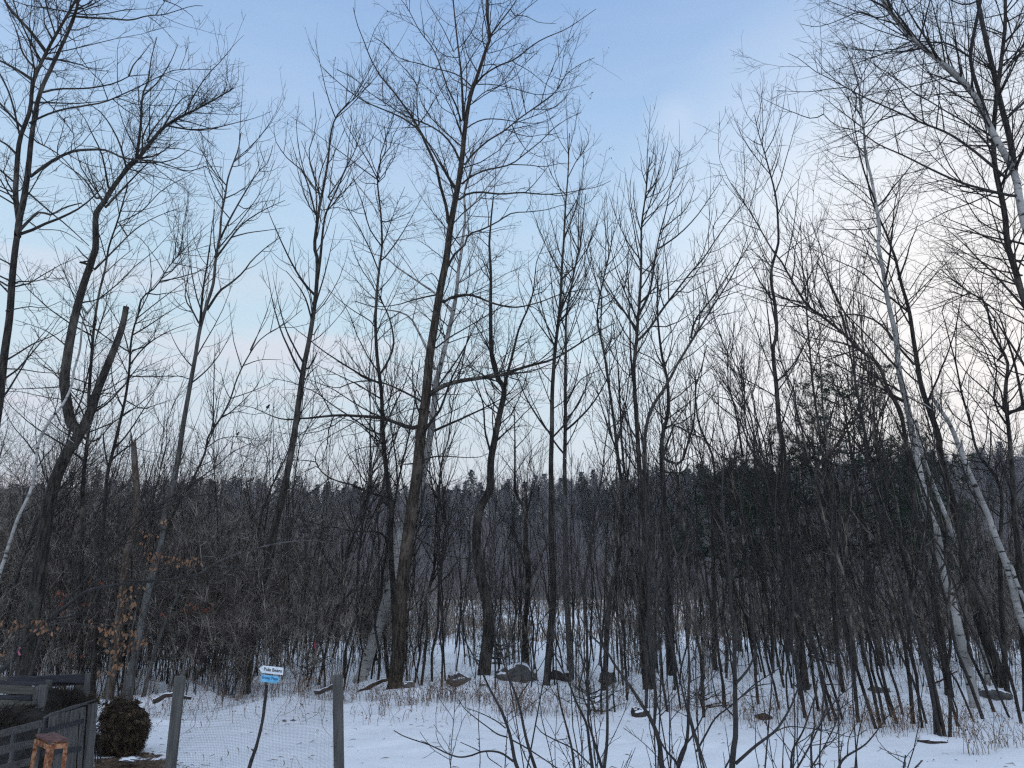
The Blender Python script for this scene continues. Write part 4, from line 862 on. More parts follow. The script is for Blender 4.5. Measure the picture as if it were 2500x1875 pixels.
# stems at the edge of the clearing on the right, each where the photograph has one
for (ox, oy, i, ln) in [(722, 568, 0, .17), (740, 560, 3, .2), (903, 582, 9, .15), (962, 580, 2, .12), (995, 572, 4, .14), (1078, 592, 0, .10), (1098, 590, 5, .13), (1222, 635, 1, .13), (1245, 628, 10, .09),
                        (1275, 610, 4, .04), (1370, 600, 2, .08), (1450, 600, 1, .08), (1400, 545, 3, .06), (1525, 628, 5, .02), (1605, 672, 3, -.03), (1640, 685, 9, .06), (1672, 690, 10, .11), (1708, 690, 4, -.12),
                        (1780, 618, 2, .06), (1880, 585, 5, .2), (1935, 570, 0, .22), (1500, 460, 1, .04), (1320, 560, 4, .12), (415, 470, 3, .07), (180, 495, 2, .04), (200, 495, 5, -.01), (40, 560, 1, .05),
                        (1560, 600, 6, .1), (1745, 600, 8, .03), (2010, 520, 1, .24), (2120, 560, 3, .25), (2180, 600, 2, .2), (560, 500, 4, .1), (620, 520, 6, .05), (820, 520, 1, .12)]:
    p = hit(1700 + ox * .36166, 1550 + oy * .36166)
    place_sapling(p[0], p[1], i, rsap.uniform(.85, 1.1), -ln, rsap.uniform(-.05, .05), rsap.uniform(0, 6.28))
for (nx, ny, i, ln) in [(1860, 540, 0, .03), (2030, 525, 1, .0), (2110, 500, 3, .05), (1740, 440, 4, .06), (1570, 540, 5, .0), (1490, 540, 2, .05), (1665, 520, 7, .05), (855, 370, 6, -.02), (1130, 230, 1, .0), (1260, 340, 3, .05), (300, 330, 0, -.02), (430, 320, 9, -.01), (520, 300, 4, .03), (590, 300, 5, .0)]:
    p = hit(900 + nx * .36166, 1550 + ny * .36166)
    place_sapling(p[0], p[1], i, rsap.uniform(.85, 1.1), -ln, rsap.uniform(-.05, .05), rsap.uniform(0, 6.28))
cnt = 0
while cnt < 245:
    y = 15.6 + 26 * rsap.rand() ** 1.4
    px = rsap.uniform(-60, 2560)
    if 1030 < px < 1520 and rsap.rand() < .5: continue
    if 2020 < px < 2480 and y < 20: continue
    x = (px - 1250) / FPX * y * 1.02
    side = x / y
    tilt = -side * rsap.uniform(-.1, .6) + rsap.normal(0, .09)
    i = rsap.randint(12); s = rsap.uniform(.75, 1.2)
    place_sapling(x, y, i, s, tilt, rsap.normal(0, .06), rsap.uniform(0, 6.28)); cnt += 1

# ---------------------------------------------------------------- the tangled underbrush nobody could count
def brush_proto(i, H):
    rng = np.random.RandomState(500 + i); T = Tubes()
    ns = rng.randint(5, 9); n = 8; P = np.zeros((ns, n, 3)); R = np.zeros((ns, n))
    for k in range(ns):
        a = rng.uniform(0, 6.28); l = rng.uniform(.1, .55); h = H * rng.uniform(.6, 1.1); t = np.linspace(0, 1, n)
        P[k] = np.stack([math.cos(a) * (l * h * t ** 1.4) + rng.normal(0, .03, n).cumsum() + rng.normal(0, .2), math.sin(a) * l * h * t ** 1.4 + rng.normal(0, .03, n).cumsum() + rng.normal(0, .2), t * h * (1 - .15 * l * t)], -1)
        P[k, 0, 2] = -.15; R[k] = np.linspace(.006 + .0022 * h, .0035, n)
    T.add(P, R, 3)
    A, B = spawn(P, R, rng, 3.6, (.1, 1), (25, 65), (.2, .5), (.2, 1.2), 5, .06, .16, .004, .0042)
    T.add(A, B, 3)
    C, D = spawn(A, B, rng, 3.6, (.1, 1), (30, 70), (.3, .6), (.12, .5), 4, .03, .18, .003, .0036)
    T.add(C, D, 3)
    return T.data()
BR = [brush_proto(i, h) for i, h in enumerate([1.6, 2.2, 2.8, 3.4, 4.0, 3.0, 4.6, 2.4, 5.6, 6.4, 5.0])]
def brush_places(n, rng):
    o = []
    while len(o) < n:
        y = 15.2 + 40 * rng.rand() ** 1.5; px = rng.uniform(-150, 2650)
        dens = np.interp(px, [-150, 500, 900, 1050, 1150, 1450, 1600, 2650], [1, 1, .85, .5, .24, .24, .36, .6])
        if rng.rand() > dens: continue
        if y < 17.5 and 850 < px < 1500 and rng.rand() < .7: continue
        x = (px - 1250) / FPX * y * 1.02
        left = rng.rand() < np.interp(px, [0, 650, 900], [.5, .45, 0]) and y > 16.5
        i = rng.randint(8, 11) if left else rng.randint(8)
        big = np.interp(px, [0, 700, 1200, 1700, 2500], [1.1, 1.0, .72, .85, 1.0])
        o.append((x, y, gz(x, y), rng.uniform(.7, 1.15) * big * (.8 if y < 18 else 1), rng.uniform(0, 6.28), i))
    return o
rb = np.random.RandomState(9)
scatter('underbrush', BR, brush_places(590, rb), MB_['brush'], kind='stuff', label='tangled bare twiggy underbrush filling the wood edge behind the snowy clearing', category='underbrush')
def stem_proto(i):
    rng = np.random.RandomState(900 + i); T = Tubes(); ns = 3; n = 9; P = np.zeros((ns, n, 3)); R = np.zeros((ns, n))
    for k in range(ns):
        H = rng.uniform(3.5, 8.0); t = np.linspace(0, 1, n); a = rng.uniform(0, 6.28); l = rng.uniform(0, .22)
        P[k] = np.stack([math.cos(a) * l * H * t ** 1.3 + np.cumsum(rng.normal(0, .045, n)) + rng.normal(0, .5), math.sin(a) * l * H * t ** 1.3 + np.cumsum(rng.normal(0, .045, n)) + rng.normal(0, .5), t * H - .1], -1)
        R[k] = np.linspace(.0028 * H + .003, .004, n)
    T.add(P, R, 4)
    A, B = spawn(P, R, rng, 2.2, (.15, 1), (22, 50), (.12, .34), (.25, 1.6), 5, .12, .08, .005, .004); T.add(A, B, 3)
    C, D = spawn(A, B, rng, 2.6, (.1, 1), (25, 60), (.25, .55), (.12, .6), 3, .08, .12, .004, .0036); T.add(C, D, 3)
    return T.data()
SP = [stem_proto(i) for i in range(8)]; rq = np.random.RandomState(33); pls = []
while len(pls) < 215:
    y = 16.5 + 26 * rq.rand() ** 1.2; px = rq.uniform(-80, 2600)
    if rq.rand() > np.interp(px, [0, 700, 1000, 1200, 1500, 2600], [.45, .5, .25, .2, .6, 1]): continue
    if 2030 < px < 2470 and y < 20: continue
    x = (px - 1250) / FPX * y * 1.02; pls.append((x, y, gz(x, y), rq.uniform(.75, 1.1), rq.uniform(0, 6.28), rq.randint(8)))
scatter('sapling_thicket', SP, pls, MB_['sapling'], kind='stuff', label='countless further thin bare stems filling in the thicket', category='thicket')
# grey alder scrub standing out on the marsh, thick on the left and right, thin in the middle
def scrub_places(n, rng):
    o = []
    while len(o) < n:
        y = 55 + 125 * rng.rand(); px = rng.uniform(-100, 2600)
        d = np.interp(px, [-100, 600, 950, 1150, 1650, 1900, 2600], [1, 1, .5, .10, .12, .6, 1]) * (1 if y < 140 else .6)
        if rng.rand() > d: continue
        x = (px - 1250) / FPX * y * 1.03
        o.append((x, y, gz(x, y), rng.uniform(.8, 1.3), rng.uniform(0, 6.28), rng.randint(3)))
    return o
def scrub_proto(i):
    rng = np.random.RandomState(800 + i); T = Tubes(); ns = 12; n = 5; P = np.zeros((ns, n, 3))
    for k in range(ns):
        a = rng.uniform(0, 6.28); t = np.linspace(0, 1, n); h = rng.uniform(1.5, 3.6); l = rng.uniform(.1, .5)
        P[k] = np.stack([math.cos(a) * l * h * t + rng.normal(0, .7), math.sin(a) * l * h * t + rng.normal(0, .7), t * h], -1)
    R = np.tile(np.linspace(.025, .012, n), (ns, 1)); T.add(P, R, 3)
    A, B = spawn(P, R, rng, 4, (.1, 1), (20, 60), (.2, .5), (.3, 1.3), 3, .08, .15, .006, .012); T.add(A, B, 3)
    return T.data()
scatter('marsh_scrub', [scrub_proto(i) for i in range(3)], scrub_places(620, rb), M_scrub, kind='stuff', label='grey leafless alder scrub standing across the snowy marsh', category='scrub')

# ---------------------------------------------------------------- pines
def needles(tips, dirs, rng, nb, L, wd):
    m = len(tips); c = np.repeat(tips, nb, axis=0); dd = np.repeat(dirs, nb, axis=0)
    d = dd * .8 + rng.normal(0, .55, c.shape); d[:, 2] -= .12; d /= np.linalg.norm(d, axis=1, keepdims=True)
    sd = np.cross(d, rng.normal(size=c.shape)); sd /= np.linalg.norm(sd, axis=1, keepdims=True) + 1e-9
    l = rng.uniform(.6, 1.1, (len(c), 1)) * L
    V = np.stack([c - sd * wd, c + sd * wd, c + d * l + sd * wd * .3 - [0, 0, .02], c + d * l - sd * wd * .3 - [0, 0, .02]], 1).reshape(-1, 3)
    return V, np.arange(len(V)).reshape(-1, 4)
def pine(name, label, px, Y, top_py, crown_lo, width, seed, mat_, nb=12, L=.15, wd=.005, cat='pine', bark_='dark', dens=1.0, group=None):
    rng = np.random.RandomState(seed); top = at(px, top_py, Y); x = top[0]
    g = gz(x, Y); H = top[2] - g
    root = empty(name, (x, Y, g), label, cat, group)
    n = 14; t = np.linspace(0, 1, n); P = np.stack([x + .15 * np.sin(t * 4 + seed) * t, Y + .1 * np.sin(t * 3), g - .2 + t * (H + .2)], -1)
    R = (.011 * H + .01) * (1 - t) ** .9 + .006
    T = Tubes(); T.add(P, R, 10); rel(T.build('trunk', MB_[bark_]), root)
    bp = []; br = []
    z = crown_lo
    while z < H - .15:
        f = (z - crown_lo) / (H - crown_lo)
        for k in range(rng.randint(4, 7)):
            a = rng.uniform(0, 6.28); l = width * (1 - f) ** .62 * rng.uniform(.55, 1.15) * (1.0 if f > .12 else .8) + .18
            q = np.linspace(0, 1, 8)
            up = rng.uniform(.05, .3) + .5 * f
            px3 = np.interp(z / H, t, P[:, 0]); py3 = np.interp(z / H, t, P[:, 1])
            bp.append(np.stack([px3 + math.cos(a) * l * q, py3 + math.sin(a) * l * q, g + z + l * up * q ** 1.3 + .02 * rng.normal(0, 1, 8).cumsum() * .5], -1))
            br.append(np.linspace(.006 + .008 * l, .004, 8))
        z += rng.uniform(.28, .5) * (H / 12) ** .5
    bp = np.array(bp); br = np.array(br)
    T = Tubes(); T.add(bp, br, 4)
    A, B = spawn(bp, br, rng, 4.2 * dens, (.25, 1), (30, 60), (.18, .4), (.1, .8), 4, .1, .12, .004, .003, flat=.35)
    T.add(A, B, 3); rel(T.build('limbs', MB_['dark']), root)
    C, D = spawn(A, B, rng, 5.0 * dens, (.2, 1), (25, 55), (.3, .6), (.06, .25), 3, .1, .12, .003, .003)
    tips = np.concatenate([A[:, -1], A[:, 2], C[:, -1], bp[:, -1]]); dr = np.concatenate([A[:, -1] - A[:, -2], A[:, 2] - A[:, 1], C[:, -1] - C[:, -2], bp[:, -1] - bp[:, -2]])
    dr /= np.linalg.norm(dr, axis=1, keepdims=True) + 1e-9
    V, F = needles(tips, dr, rng, nb, L, wd)
    T = Tubes(); T.addVF(V, F); rel(T.build('crown', mat_), root)
    return root
pine('white_pine', 'tall dark white pine, airy top against the pale sky right of centre', 2062, 21.5, 900, 3.2, 3.0, 1, M_needle, nb=13, wd=.006, L=.16)
pine('white_pine', 'broad dark pine crown left of the tall airy-topped pine', 1905, 23, 1085, 2.8, 2.7, 2, M_needle, nb=13, wd=.007, L=.17)
pine('white_pine', 'dark pine crown right of the tall airy-topped pine, behind the birches', 2185, 24, 1080, 2.8, 2.5, 3, M_needle, nb=13, wd=.007, L=.17)
pine('white_pine', 'dark pine lower and further left along the ridge line than the others', 1770, 28, 1118, 2.6, 2.8, 4, M_needle, nb=16, wd=.007, L=.17)
pine('white_pine', 'green pine peeping over the brush at the far left edge', 5, 30, 1215, 2.0, 2.2, 5, M_needle2, nb=12)
pine('young_pine', 'young green pine growing behind the mossy boulders', 1215, 18.8, 1560, .15, .75, 6, M_needle2, nb=8, L=.09, wd=.003, bark_='sapling')
pine('young_pine', 'small feathery hemlock in the brush right of the bean sign', 748, 17.5, 1575, .1, .5, 7, M_needle2, nb=6, L=.06, wd=.003, bark_='sapling')
pine('young_pine', 'knee-high pine seedling in the snow left of the broad maple', 1452, 13.6, 1668, .05, .35, 8, M_needle2, nb=6, L=.08, wd=.002, bark_='sapling')
pine('young_pine', 'small green pine seedling in the snow right of the broad maple', 1722, 14.2, 1672, .05, .45, 9, M_needle2, nb=6, L=.08, wd=.002, bark_='sapling')

# ---------------------------------------------------------------- beech saplings keeping their dry leaves
def leaf_tree(label, base, stem, Y, leaves, seed, mt, wd=7):
    rng = np.random.RandomState(seed)
    sp = spline(path(stem), 16); P = np.array([at(a, b, Y) for a, b in sp]); g = gz(P[0][0], P[0][1])
    P = np.vstack([[P[0][0], P[0][1], g - .1], P]); R = np.linspace(wd / 2 * Y / FPX, .004, len(P))
    root = empty('beech_sapling', (P[0][0], P[0][1], g), label, 'beech sapling')
    T = Tubes(); T.add(P, R, 6); rel(T.build('stem', MB_['grey']), root)
    T = Tubes(); LV = []
    pr = np.array([[1250 + FPX * q[0] / depth(q), 937.5 - FPX * np.dot(q - CAMP, UPV) / depth(q)] for q in P])
    for (lx, ly) in path(leaves):
        yo = Y + rng.uniform(-.5, .5); e = at(lx, ly, yo)
        lower = [j for j in range(len(P)) if P[j][2] < e[2] + .1] or [0]
        j = min(lower, key=lambda j: np.linalg.norm(P[j] - e) + .3 * abs(P[j][2] - e[2] + .4))
        mid = (P[j] + e) / 2 + [0, 0, rng.uniform(0, .12)]
        br = spline(np.vstack([P[j], mid, e]), 8); T.add(br, np.linspace(.006, .003, 8), 3)
        for q in range(rng.randint(4, 8)):
            c = br[rng.randint(5, 8)] + rng.normal(0, .05, 3) * [1, .8, .6]; LV.append(c)
    rel(T.build('branches', MB_['sapling']), root)
    V = []; F = []
    for c in LV:
        L_ = rng.uniform(.045, .085); a = rng.uniform(0, 6.28); d = np.array([math.cos(a) * .5, math.sin(a) * .5, -rng.uniform(.4, 1.2)]); d /= np.linalg.norm(d)
        s = np.cross(d, rng.normal(size=3)); s /= np.linalg.norm(s); nn = np.cross(d, s); W = L_ * .3
        b = len(V)
        V += [c, c + d * L_ * .35 + s * W + nn * W * .4, c + d * L_ * .4, c + d * L_ * .35 - s * W + nn * W * .4, c + d * L_ * .75 + s * W * .7 + nn * W * .3, c + d * L_ * .75 - s * W * .7 + nn * W * .3, c + d * L_]
        F += [(b, b + 1, b + 4, b + 2), (b, b + 2, b + 5, b + 3), (b + 2, b + 4, b + 6, b + 5)]
    rel(mesh_np('leaves', np.array(V), np.array(F), mt, kind='stuff', smooth=False), root)
leaf_tree('beech sapling with pale orange leaves hanging right above the compost bins', 0, 'X 262,1705 X 275,1560 X 300,1420 X 318,1330', 12.6,
          'I 1100,720 1120,700 1060,780 1100,890 1120,910 980,960 1000,1000 1040,1030 930,1030 870,990 1080,1060 1150,1040 1190,1040 800,970 900,1140 880,1120 1160,1140 1100,1130 1190,1160 1270,1140 1000,1200 970,1220 1090,1210 1040,1190 1050,1340 1100,1320 1030,1320 920,1390 990,1380 1230,640 1200,790 1160,800 1230,830', 61, M_leaf, 6)
leaf_tree('beech sapling with one long spray of orange leaves higher up, left of the grey-barked maple', 0, 'X 300,1700 X 318,1560 X 345,1440 X 370,1330 X 400,1270', 13.4,
          'I 1290,190 1280,240 1290,290 1330,350 1340,380 1360,430 1350,470 1330,490 1450,430 1470,460 1540,400 1560,430 1620,420 1690,420 1700,440 1720,410 1770,420 1440,70 1430,380', 62, M_leaf, 6)
leaf_tree('small beech with dull brown leaves low at the left edge above the bins', 0, 'X 20,1700 X 30,1600 X 50,1500', 12.0, 'I 130,980 90,1010 150,970 0,960 350,960 340,980 440,990 430,1020 20,1220', 63, M_leaf, 5)
leaf_tree('thin sapling carrying a few rusty red leaves above the bins', 0, 'X 110,1700 X 130,1560 X 150,1440', 13.0, 'I 540,690 520,710 545,740 540,790 540,850 860,590 870,760 640,1220', 64, M_leafr, 5)
leaf_tree('thin sapling with a row of rusty red leaves behind the left fence post', 0, 'X 440,1690 X 460,1560 X 480,1470', 14.6, 'I 1600,840 1680,820 1700,840 1780,840 1840,830 1430,890', 65, M_leafr, 5)

# ---------------------------------------------------------------- rocks and logs
def ico(sub=3):
    import bmesh
    bm = bmesh.new(); bmesh.ops.create_icosphere(bm, subdivisions=sub, radius=1)
    V = np.array([v.co[:] for v in bm.verts]); F = np.array([[v.index for v in f.verts] for f in bm.faces]); bm.free(); return V, F
IV, IF = ico(4)
def lump(V, rng, amt, f=1.6):
    o = rng.uniform(0, 6, 3); d = np.ones(len(V))
    for k, (ff, a) in enumerate(((f, 1), (f * 2.1, .5), (f * 4.3, .22), (f * 8, .1))):
        d += amt * a * np.sin(V[:, 0] * ff + o[0] + 1.5 * np.sin(V[:, 1] * ff + k)) * np.cos(V[:, 1] * ff * 1.1 + o[1] + np.sin(V[:, 2] * ff * 1.3)) * np.cos(V[:, 2] * ff + o[2])
    return V * d[:, None]
def rock(label, px, py, wpx, hpx, seed, material=M_rock, dpt=.8, name='rock', cat='rock'):
    rng = np.random.RandomState(seed); p = hit(px, py); d = depth(p)
    a = wpx / 2 * d / FPX; h = hpx * d / FPX
    V = lump(IV, rng, .36, 1.9)
    V = np.sign(V) * np.abs(V) ** .8; V[:, 2] *= 1 + .18 * np.sin(V[:, 0] * 3.1 + seed)
    V = V * [a, a * dpt, h * .62]; V[:, 2] += h * .18
    V *= (1 + .05 * np.sin(V[:, 0] * 23 / a * .2 + V[:, 2] * 31) * np.cos(V[:, 1] * 19))[:, None]
    o = mesh_np(name, V, IF, material, label=label, category=cat); o.location = (p[0], p[1] + a * dpt * .5, gz(p[0], p[1])); return o
rock('large grey boulder with a thin snow line on top, right of the bowed forked tree', 1262, 1662, 92, 42, 1)
rock('dark boulder with a snow cap below the young green pine', 1118, 1672, 58, 28, 2)
rock('brown rounded rock behind the base of the straight dark slim tree', 1368, 1664, 52, 34, 3, M_brock)
rock('upright grey rock left of the broad maple', 1487, 1672, 40, 40, 4)
rock('small dark stone on the snow between the two snow-capped boulders', 1178, 1674, 14, 8, 5)
rock('flat grey rock beside the foot of the pod-hung tree', 998, 1680, 30, 14, 6)
rock('round brown rock poking out of the snow in the right clearing', 1868, 1757, 34, 20, 7, M_brock)
rock('low reddish rock on the snow bank near the front right stems', 2282, 1813, 70, 13, 8, M_brock)
rock('small half-buried rock under a snow cap at the foot of the broad maple', 1562, 1750, 44, 22, 9, M_brock)
rock('grey rock low among the stems left of the full-length birch', 2150, 1690, 44, 18, 10)
rock('grey snow-dusted rock right of the full-length birch', 2440, 1705, 70, 28, 11)
rock('grey stone showing between stems below the dark pine', 1960, 1680, 46, 18, 12)
rock('dark flat stone in the muddy patch before the hay bale', 312, 1862, 46, 9, 13, dpt=.6)
rock('tiny stone pair end on the snow bank behind the mesh, left one', 694, 1762, 10, 5, 14)
rock('tiny stone on the snow bank behind the mesh, right of its neighbour', 716, 1762, 13, 5, 15)
def log(label, pth, Y, w0, w1, seed, Yend=None):
    pts = spline(path(pth), 12); Ys = np.linspace(Y, Yend or Y, 12)
    P = np.array([at(a, b, y) for (a, b), y in zip(pts, Ys)]); R = np.linspace(w0, w1, 12) / 2 * Y / FPX
    P[:, 2] += .01 * np.sin(np.arange(12) * 1.7 + seed)
    T = Tubes(); T.add(P, R, 10)
    for e, rr in ((P[0], R[0]), (P[-1], R[-1])):
        d = (P[0] - P[1]) if e is P[0] else (P[-1] - P[-2])
        T.add(np.array([e, e + d * .02]), np.array([rr, .001]), 10)
    T.build('fallen_log', M_log, label=label, category='log')
log('snow-topped fallen log just left of the right fence post', 'R 1720,625 1820,600 1900,560 2000,530', 14.6, 11, 9, 1)
log('dark fallen log running behind the left fence post', 'R -20,720 100,660 220,640 380,690', 13.6, 13, 7, 2)
log('fallen log lying against the foot of the pod-hung tree', 'N -120,420 0,355 60,320 120,305', 16.4, 14, 8, 3)
log('pale fallen pole among the stems below the dark pine', 'M 330,1240 470,1290 600,1320', 17.5, 7, 5, 4)
log('long thin fallen trunk slanting through the stems near the birches', 'O 1450,390 1560,350 1640,310 1760,240', 15.5, 7, 4, 5)
log('half-buried dark log in the thicket right of the dark pine', 'O 880,340 1000,335 1130,320', 16.5, 8, 6, 6)

# ---------------------------------------------------------------- dry weeds poking through the snow
def weeds():
    rng = np.random.RandomState(77); T = Tubes()
    spots = [(1040, 1715, .5, 26), (1105, 1722, .35, 30), (1165, 1728, .8, 40), (1240, 1742, .5, 26), (1000, 1725, .5, 16), (940, 1728, .4, 12), (1320, 1755, .7, 30), (1260, 1752, .4, 18), (1810, 1770, .5, 20), (1870, 1780, .3, 10), (2160, 1805, .7, 34),
             (2210, 1790, .4, 16), (2380, 1810, .35, 14), (2470, 1830, .3, 14), (2400, 1845, .2, 8), (930, 1750, .15, 6), (700, 1720, .8, 26), (800, 1715, .6, 24), (620, 1715, .5, 14), (1500, 1740, .6, 14), (1700, 1745, .9, 24), (2040, 1780, .8, 20), (2300, 1790, .7, 20), (1400, 1720, .9, 30), (880, 1712, .5, 18), (1610, 1735, .7, 18), (330, 1760, .5, 8), (420, 1735, .5, 10), (1950, 1760, .8, 18), (2130, 1760, .8, 16)]
    Ps = []
    for px, py, sp, n in spots:
        c = hit(px, py)
        for _ in range(int(n * 2.4)):
            x = c[0] + rng.normal(0, sp * .6); y = c[1] + abs(rng.normal(0, sp * .7)); h = rng.uniform(.12, .5); g = gz(x, y)
            ln = rng.normal(0, .3, 2) * h; t = np.linspace(0, 1, 5)[:, None]
            Ps.append(np.array([x, y, g - .03]) + t * np.array([0, 0, h]) + t ** 2 * np.array([ln[0], ln[1], -.1 * h]))
    for _ in range(900):
        y = 12.8 + 6 * rng.rand() ** 1.3; x = rng.uniform(-.7, .72) * y; h = rng.uniform(.08, .6) * (1 if y > 14 else .6); g = gz(x, y); ln = rng.normal(0, .3, 2) * h; t = np.linspace(0, 1, 5)[:, None]
        Ps.append(np.array([x, y, g - .03]) + t * np.array([0, 0, h]) + t ** 2 * np.array([ln[0], ln[1], -.1 * h]))
    P = np.array(Ps); R = np.tile(np.linspace(.0035, .0022, 5), (len(P), 1)); T.add(P, R, 3)
    A, B = spawn(P, R, rng, 9, (.3, 1), (30, 70), (.2, .5), (.03, .14), 3, .02, .2, .002, .0022); T.add(A, B, 3)
    hs = rng.rand(len(A)) < .5; tip = A[hs][:, -1]; m = len(tip); d = rng.normal(0, .4, (m, 3)); d[:, 2] -= .5; d /= np.linalg.norm(d, axis=1, keepdims=True); L_ = rng.uniform(.012, .035, m)
    T.add(np.stack([tip, tip + d * (L_ * .5)[:, None], tip + d * L_[:, None]], 1), np.stack([np.full(m, .002), np.full(m, .008), np.full(m, .001)], 1), 4)
    T.build('dry_weeds', M_weed, kind='stuff', label='dry brown weeds poking through the snow along the edge of the clearing', category='weeds')
weeds()
def litter():
    rng = np.random.RandomState(21); m = 420; y = 6 + 9.5 * rng.rand(m) ** .8; x = rng.uniform(-.55, .75, m) * y; l = rng.uniform(.015, .14, m) ** 1.0; a = rng.uniform(0, 6.28, m)
    z = ground(x, y) + .004; c = np.stack([x, y, z], -1); d = np.stack([np.cos(a) * l, np.sin(a) * l, np.zeros(m)], -1); e = np.stack([rng.normal(0, .2, m) * l, rng.normal(0, .2, m) * l, .12 * l], -1)
    T = Tubes(); T.add(np.stack([c, c + d * .5 + e, c + d], 1), np.stack([np.full(m, .0018), rng.uniform(.0018, .0055, m), np.full(m, .001)], 1), 4)
    T.build('twig_litter', M_weed, kind='stuff', label='fallen twigs, seeds and leaf scraps scattered on the snow', category='litter')
litter()

# ---------------------------------------------------------------- shrubs close to the camera
SHOOTS = 5
def shrub(label, Y, stems, seed, base=None):
    rng = np.random.RandomState(seed); sets = []
    fx = []
    for s in stems:
        fx.append(at(*path(s[0])[0], s[3] if len(s) > 3 else Y))
    prim = [f for f, s in zip(fx, stems) if not (len(s) > 4)]
    bx = np.mean([f[0] for f in prim]); by = np.mean([f[1] for f in prim]); g = gz(bx, by)
    root = empty('foreground_shrub', (bx, by, g), label, 'shrub')
    for s, f in zip(stems, fx):
        yy = s[3] if len(s) > 3 else Y
        pp = spline(path(s[0]), max(10, 3 * len(path(s[0])))); m = len(pp)
        bend = rng.uniform(-.35, .35)
        t = np.linspace(0, 1, m)
        if len(s) > 4:    # a side branch: begins where its parent stem is
            yy = s[4] if s[4] else yy
        P = np.array([at(a, b, yy + bend * q ** 1.5) for (a, b), q in zip(pp, t)])
        R = np.array([(s[1] + (s[2] - s[1]) * q ** .8) / 2 * yy / FPX for q in t])
        if len(s) <= 4:
            q0 = np.array([bx + (f[0] - bx) * .15, by + (f[1] - by) * .15, g - .1]); md = (q0 + P[0]) / 2 + (P[0] - P[1]) * .3
            pre = spline(np.vstack([q0, md, P[0]]), 7)[:-1]; P = np.vstack([pre, P]); R = np.concatenate([np.linspace(R[0] * 1.35, R[0], 6), R])
        T = Tubes(); T.add(P, R, 8); rel(T.build('stem', MB_['black']), root); sets.append((P, R))
    for q in range(SHOOTS):
        a = rng.uniform(-.34, .30); h = rng.uniform(1.3, 3.9); b0 = np.array([bx + rng.normal(0, .28), by + rng.normal(0, .22), g - .05]); t = np.linspace(0, 1, 12)[:, None]
        P = b0 + t * np.array([a * h, rng.normal(0, .15) * h, h]) + t ** 2 * np.array([-a * .25 * h, 0, .05]) + np.hstack([np.cumsum(rng.normal(0, .012, (12, 2)), axis=0), np.zeros((12, 1))])
        R = np.linspace(rng.uniform(.004, .0075), .002, 12); T = Tubes(); T.add(P, R, 6); rel(T.build('stem', MB_['black']), root); sets.append((P, R))
    LP, LR = resample_sets(sets, 24)
    A, B = spawn(LP, LR, rng, 2.2, (.25, 1), (30, 60), (.1, .35), (.1, .6), 8, .07, .12, .004, .0022)
    T = Tubes(); T.add(A, B, 4)
    C, D = spawn(A, B, rng, 4.5, (.15, 1), (30, 60), (.2, .5), (.03, .25), 5, .06, .14, .003, .0016); T.add(C, D, 4)
    E_, F_ = spawn(np.concatenate([A, LP[:, ::3]]), np.concatenate([B, LR[:, ::3]]), rng, 9, (.1, 1), (40, 70), (.01, .02), (.008, .02), 3, .1, .1, .02, .0018); T.add(E_, F_, 4)   # buds
    rel(T.build('crown', MB_['black']), root)
shrub('foreground shrub furthest left, with one long bare twig arching left over the snow', 5.2,
      [('N 1005,899 985,840 960,700 930,600 880,480 820,370 760,240 700,130 640,20 590,-90', 9, 2), ('N 1125,899 1080,760 1050,640 1020,490 980,370 930,250 890,100 850,-50 830,-180', 8, 2, 5.4), ('N 920,899 935,650 940,500', 2.5, 1.5, 5.3),
       ('N 978,855 900,800 830,785 760,790 690,815 610,825 530,800 470,770 390,735 310,710 230,680 170,645', 5, 2, 5.2, 5.2), ('N 760,790 700,760 620,725', 2.5, 1.5, 5.2, 5.2), ('N 795,788 810,830 850,860 900,895', 2.5, 1.5, 5.2, 5.2),
       ('N 935,690 870,670 800,620 720,560 650,500 600,430', 3.5, 1.5, 5.2, 5.2), ('N 950,700 1060,760 1200,850 1270,899', 3.5, 2.5, 5.2, 5.2), ('N 925,630 860,580 760,530 650,490', 3, 1.5, 5.2, 5.2)], 1)
shrub('foreground shrub in the middle of the frame bottom with four straight rising stems', 5.5,
      [('N 1390,899 1370,760 1330,600 1290,450 1270,300 1260,100 1230,-60', 6, 2, 5.4), ('N 1510,899 1490,740 1470,600 1400,450 1350,320 1280,180 1220,60 1150,-100', 8, 2, 5.6), ('N 1590,899 1610,700 1610,400 1600,150 1570,0 1540,-250', 8, 3, 5.3),
       ('N 1575,899 1510,680 1480,560 1490,420 1470,250 1420,100 1400,-40', 7, 2, 5.7), ('N 1125,605 1170,660 1260,710 1380,770 1500,880', 2, 3.5, 5.4, 5.4), ('N 1340,700 1240,720 1230,760', 2, 1.5, 5.4, 5.4)], 2)
shrub('foreground shrub whose thick stems open in a fan right of the four straight stems', 5.3,
      [('N 1980,899 1960,720 1910,580 1850,480 1760,340 1660,200 1600,100 1500,0 1430,-120', 12, 3, 5.2), ('N 2090,890 2150,700 2160,400 2165,200 2150,0 2140,-260', 9, 3, 5.6),
       ('N 1928,600 1940,440 1930,250 1950,80 1980,-80', 7, 3, 5.2, 5.25), ('N 2080,880 2070,850 2000,770 1950,670', 6, 3, 5.2, 5.25), ('N 2080,880 2120,770 2180,690 2230,600 2290,480', 6, 3, 5.5, 5.5)], 3)
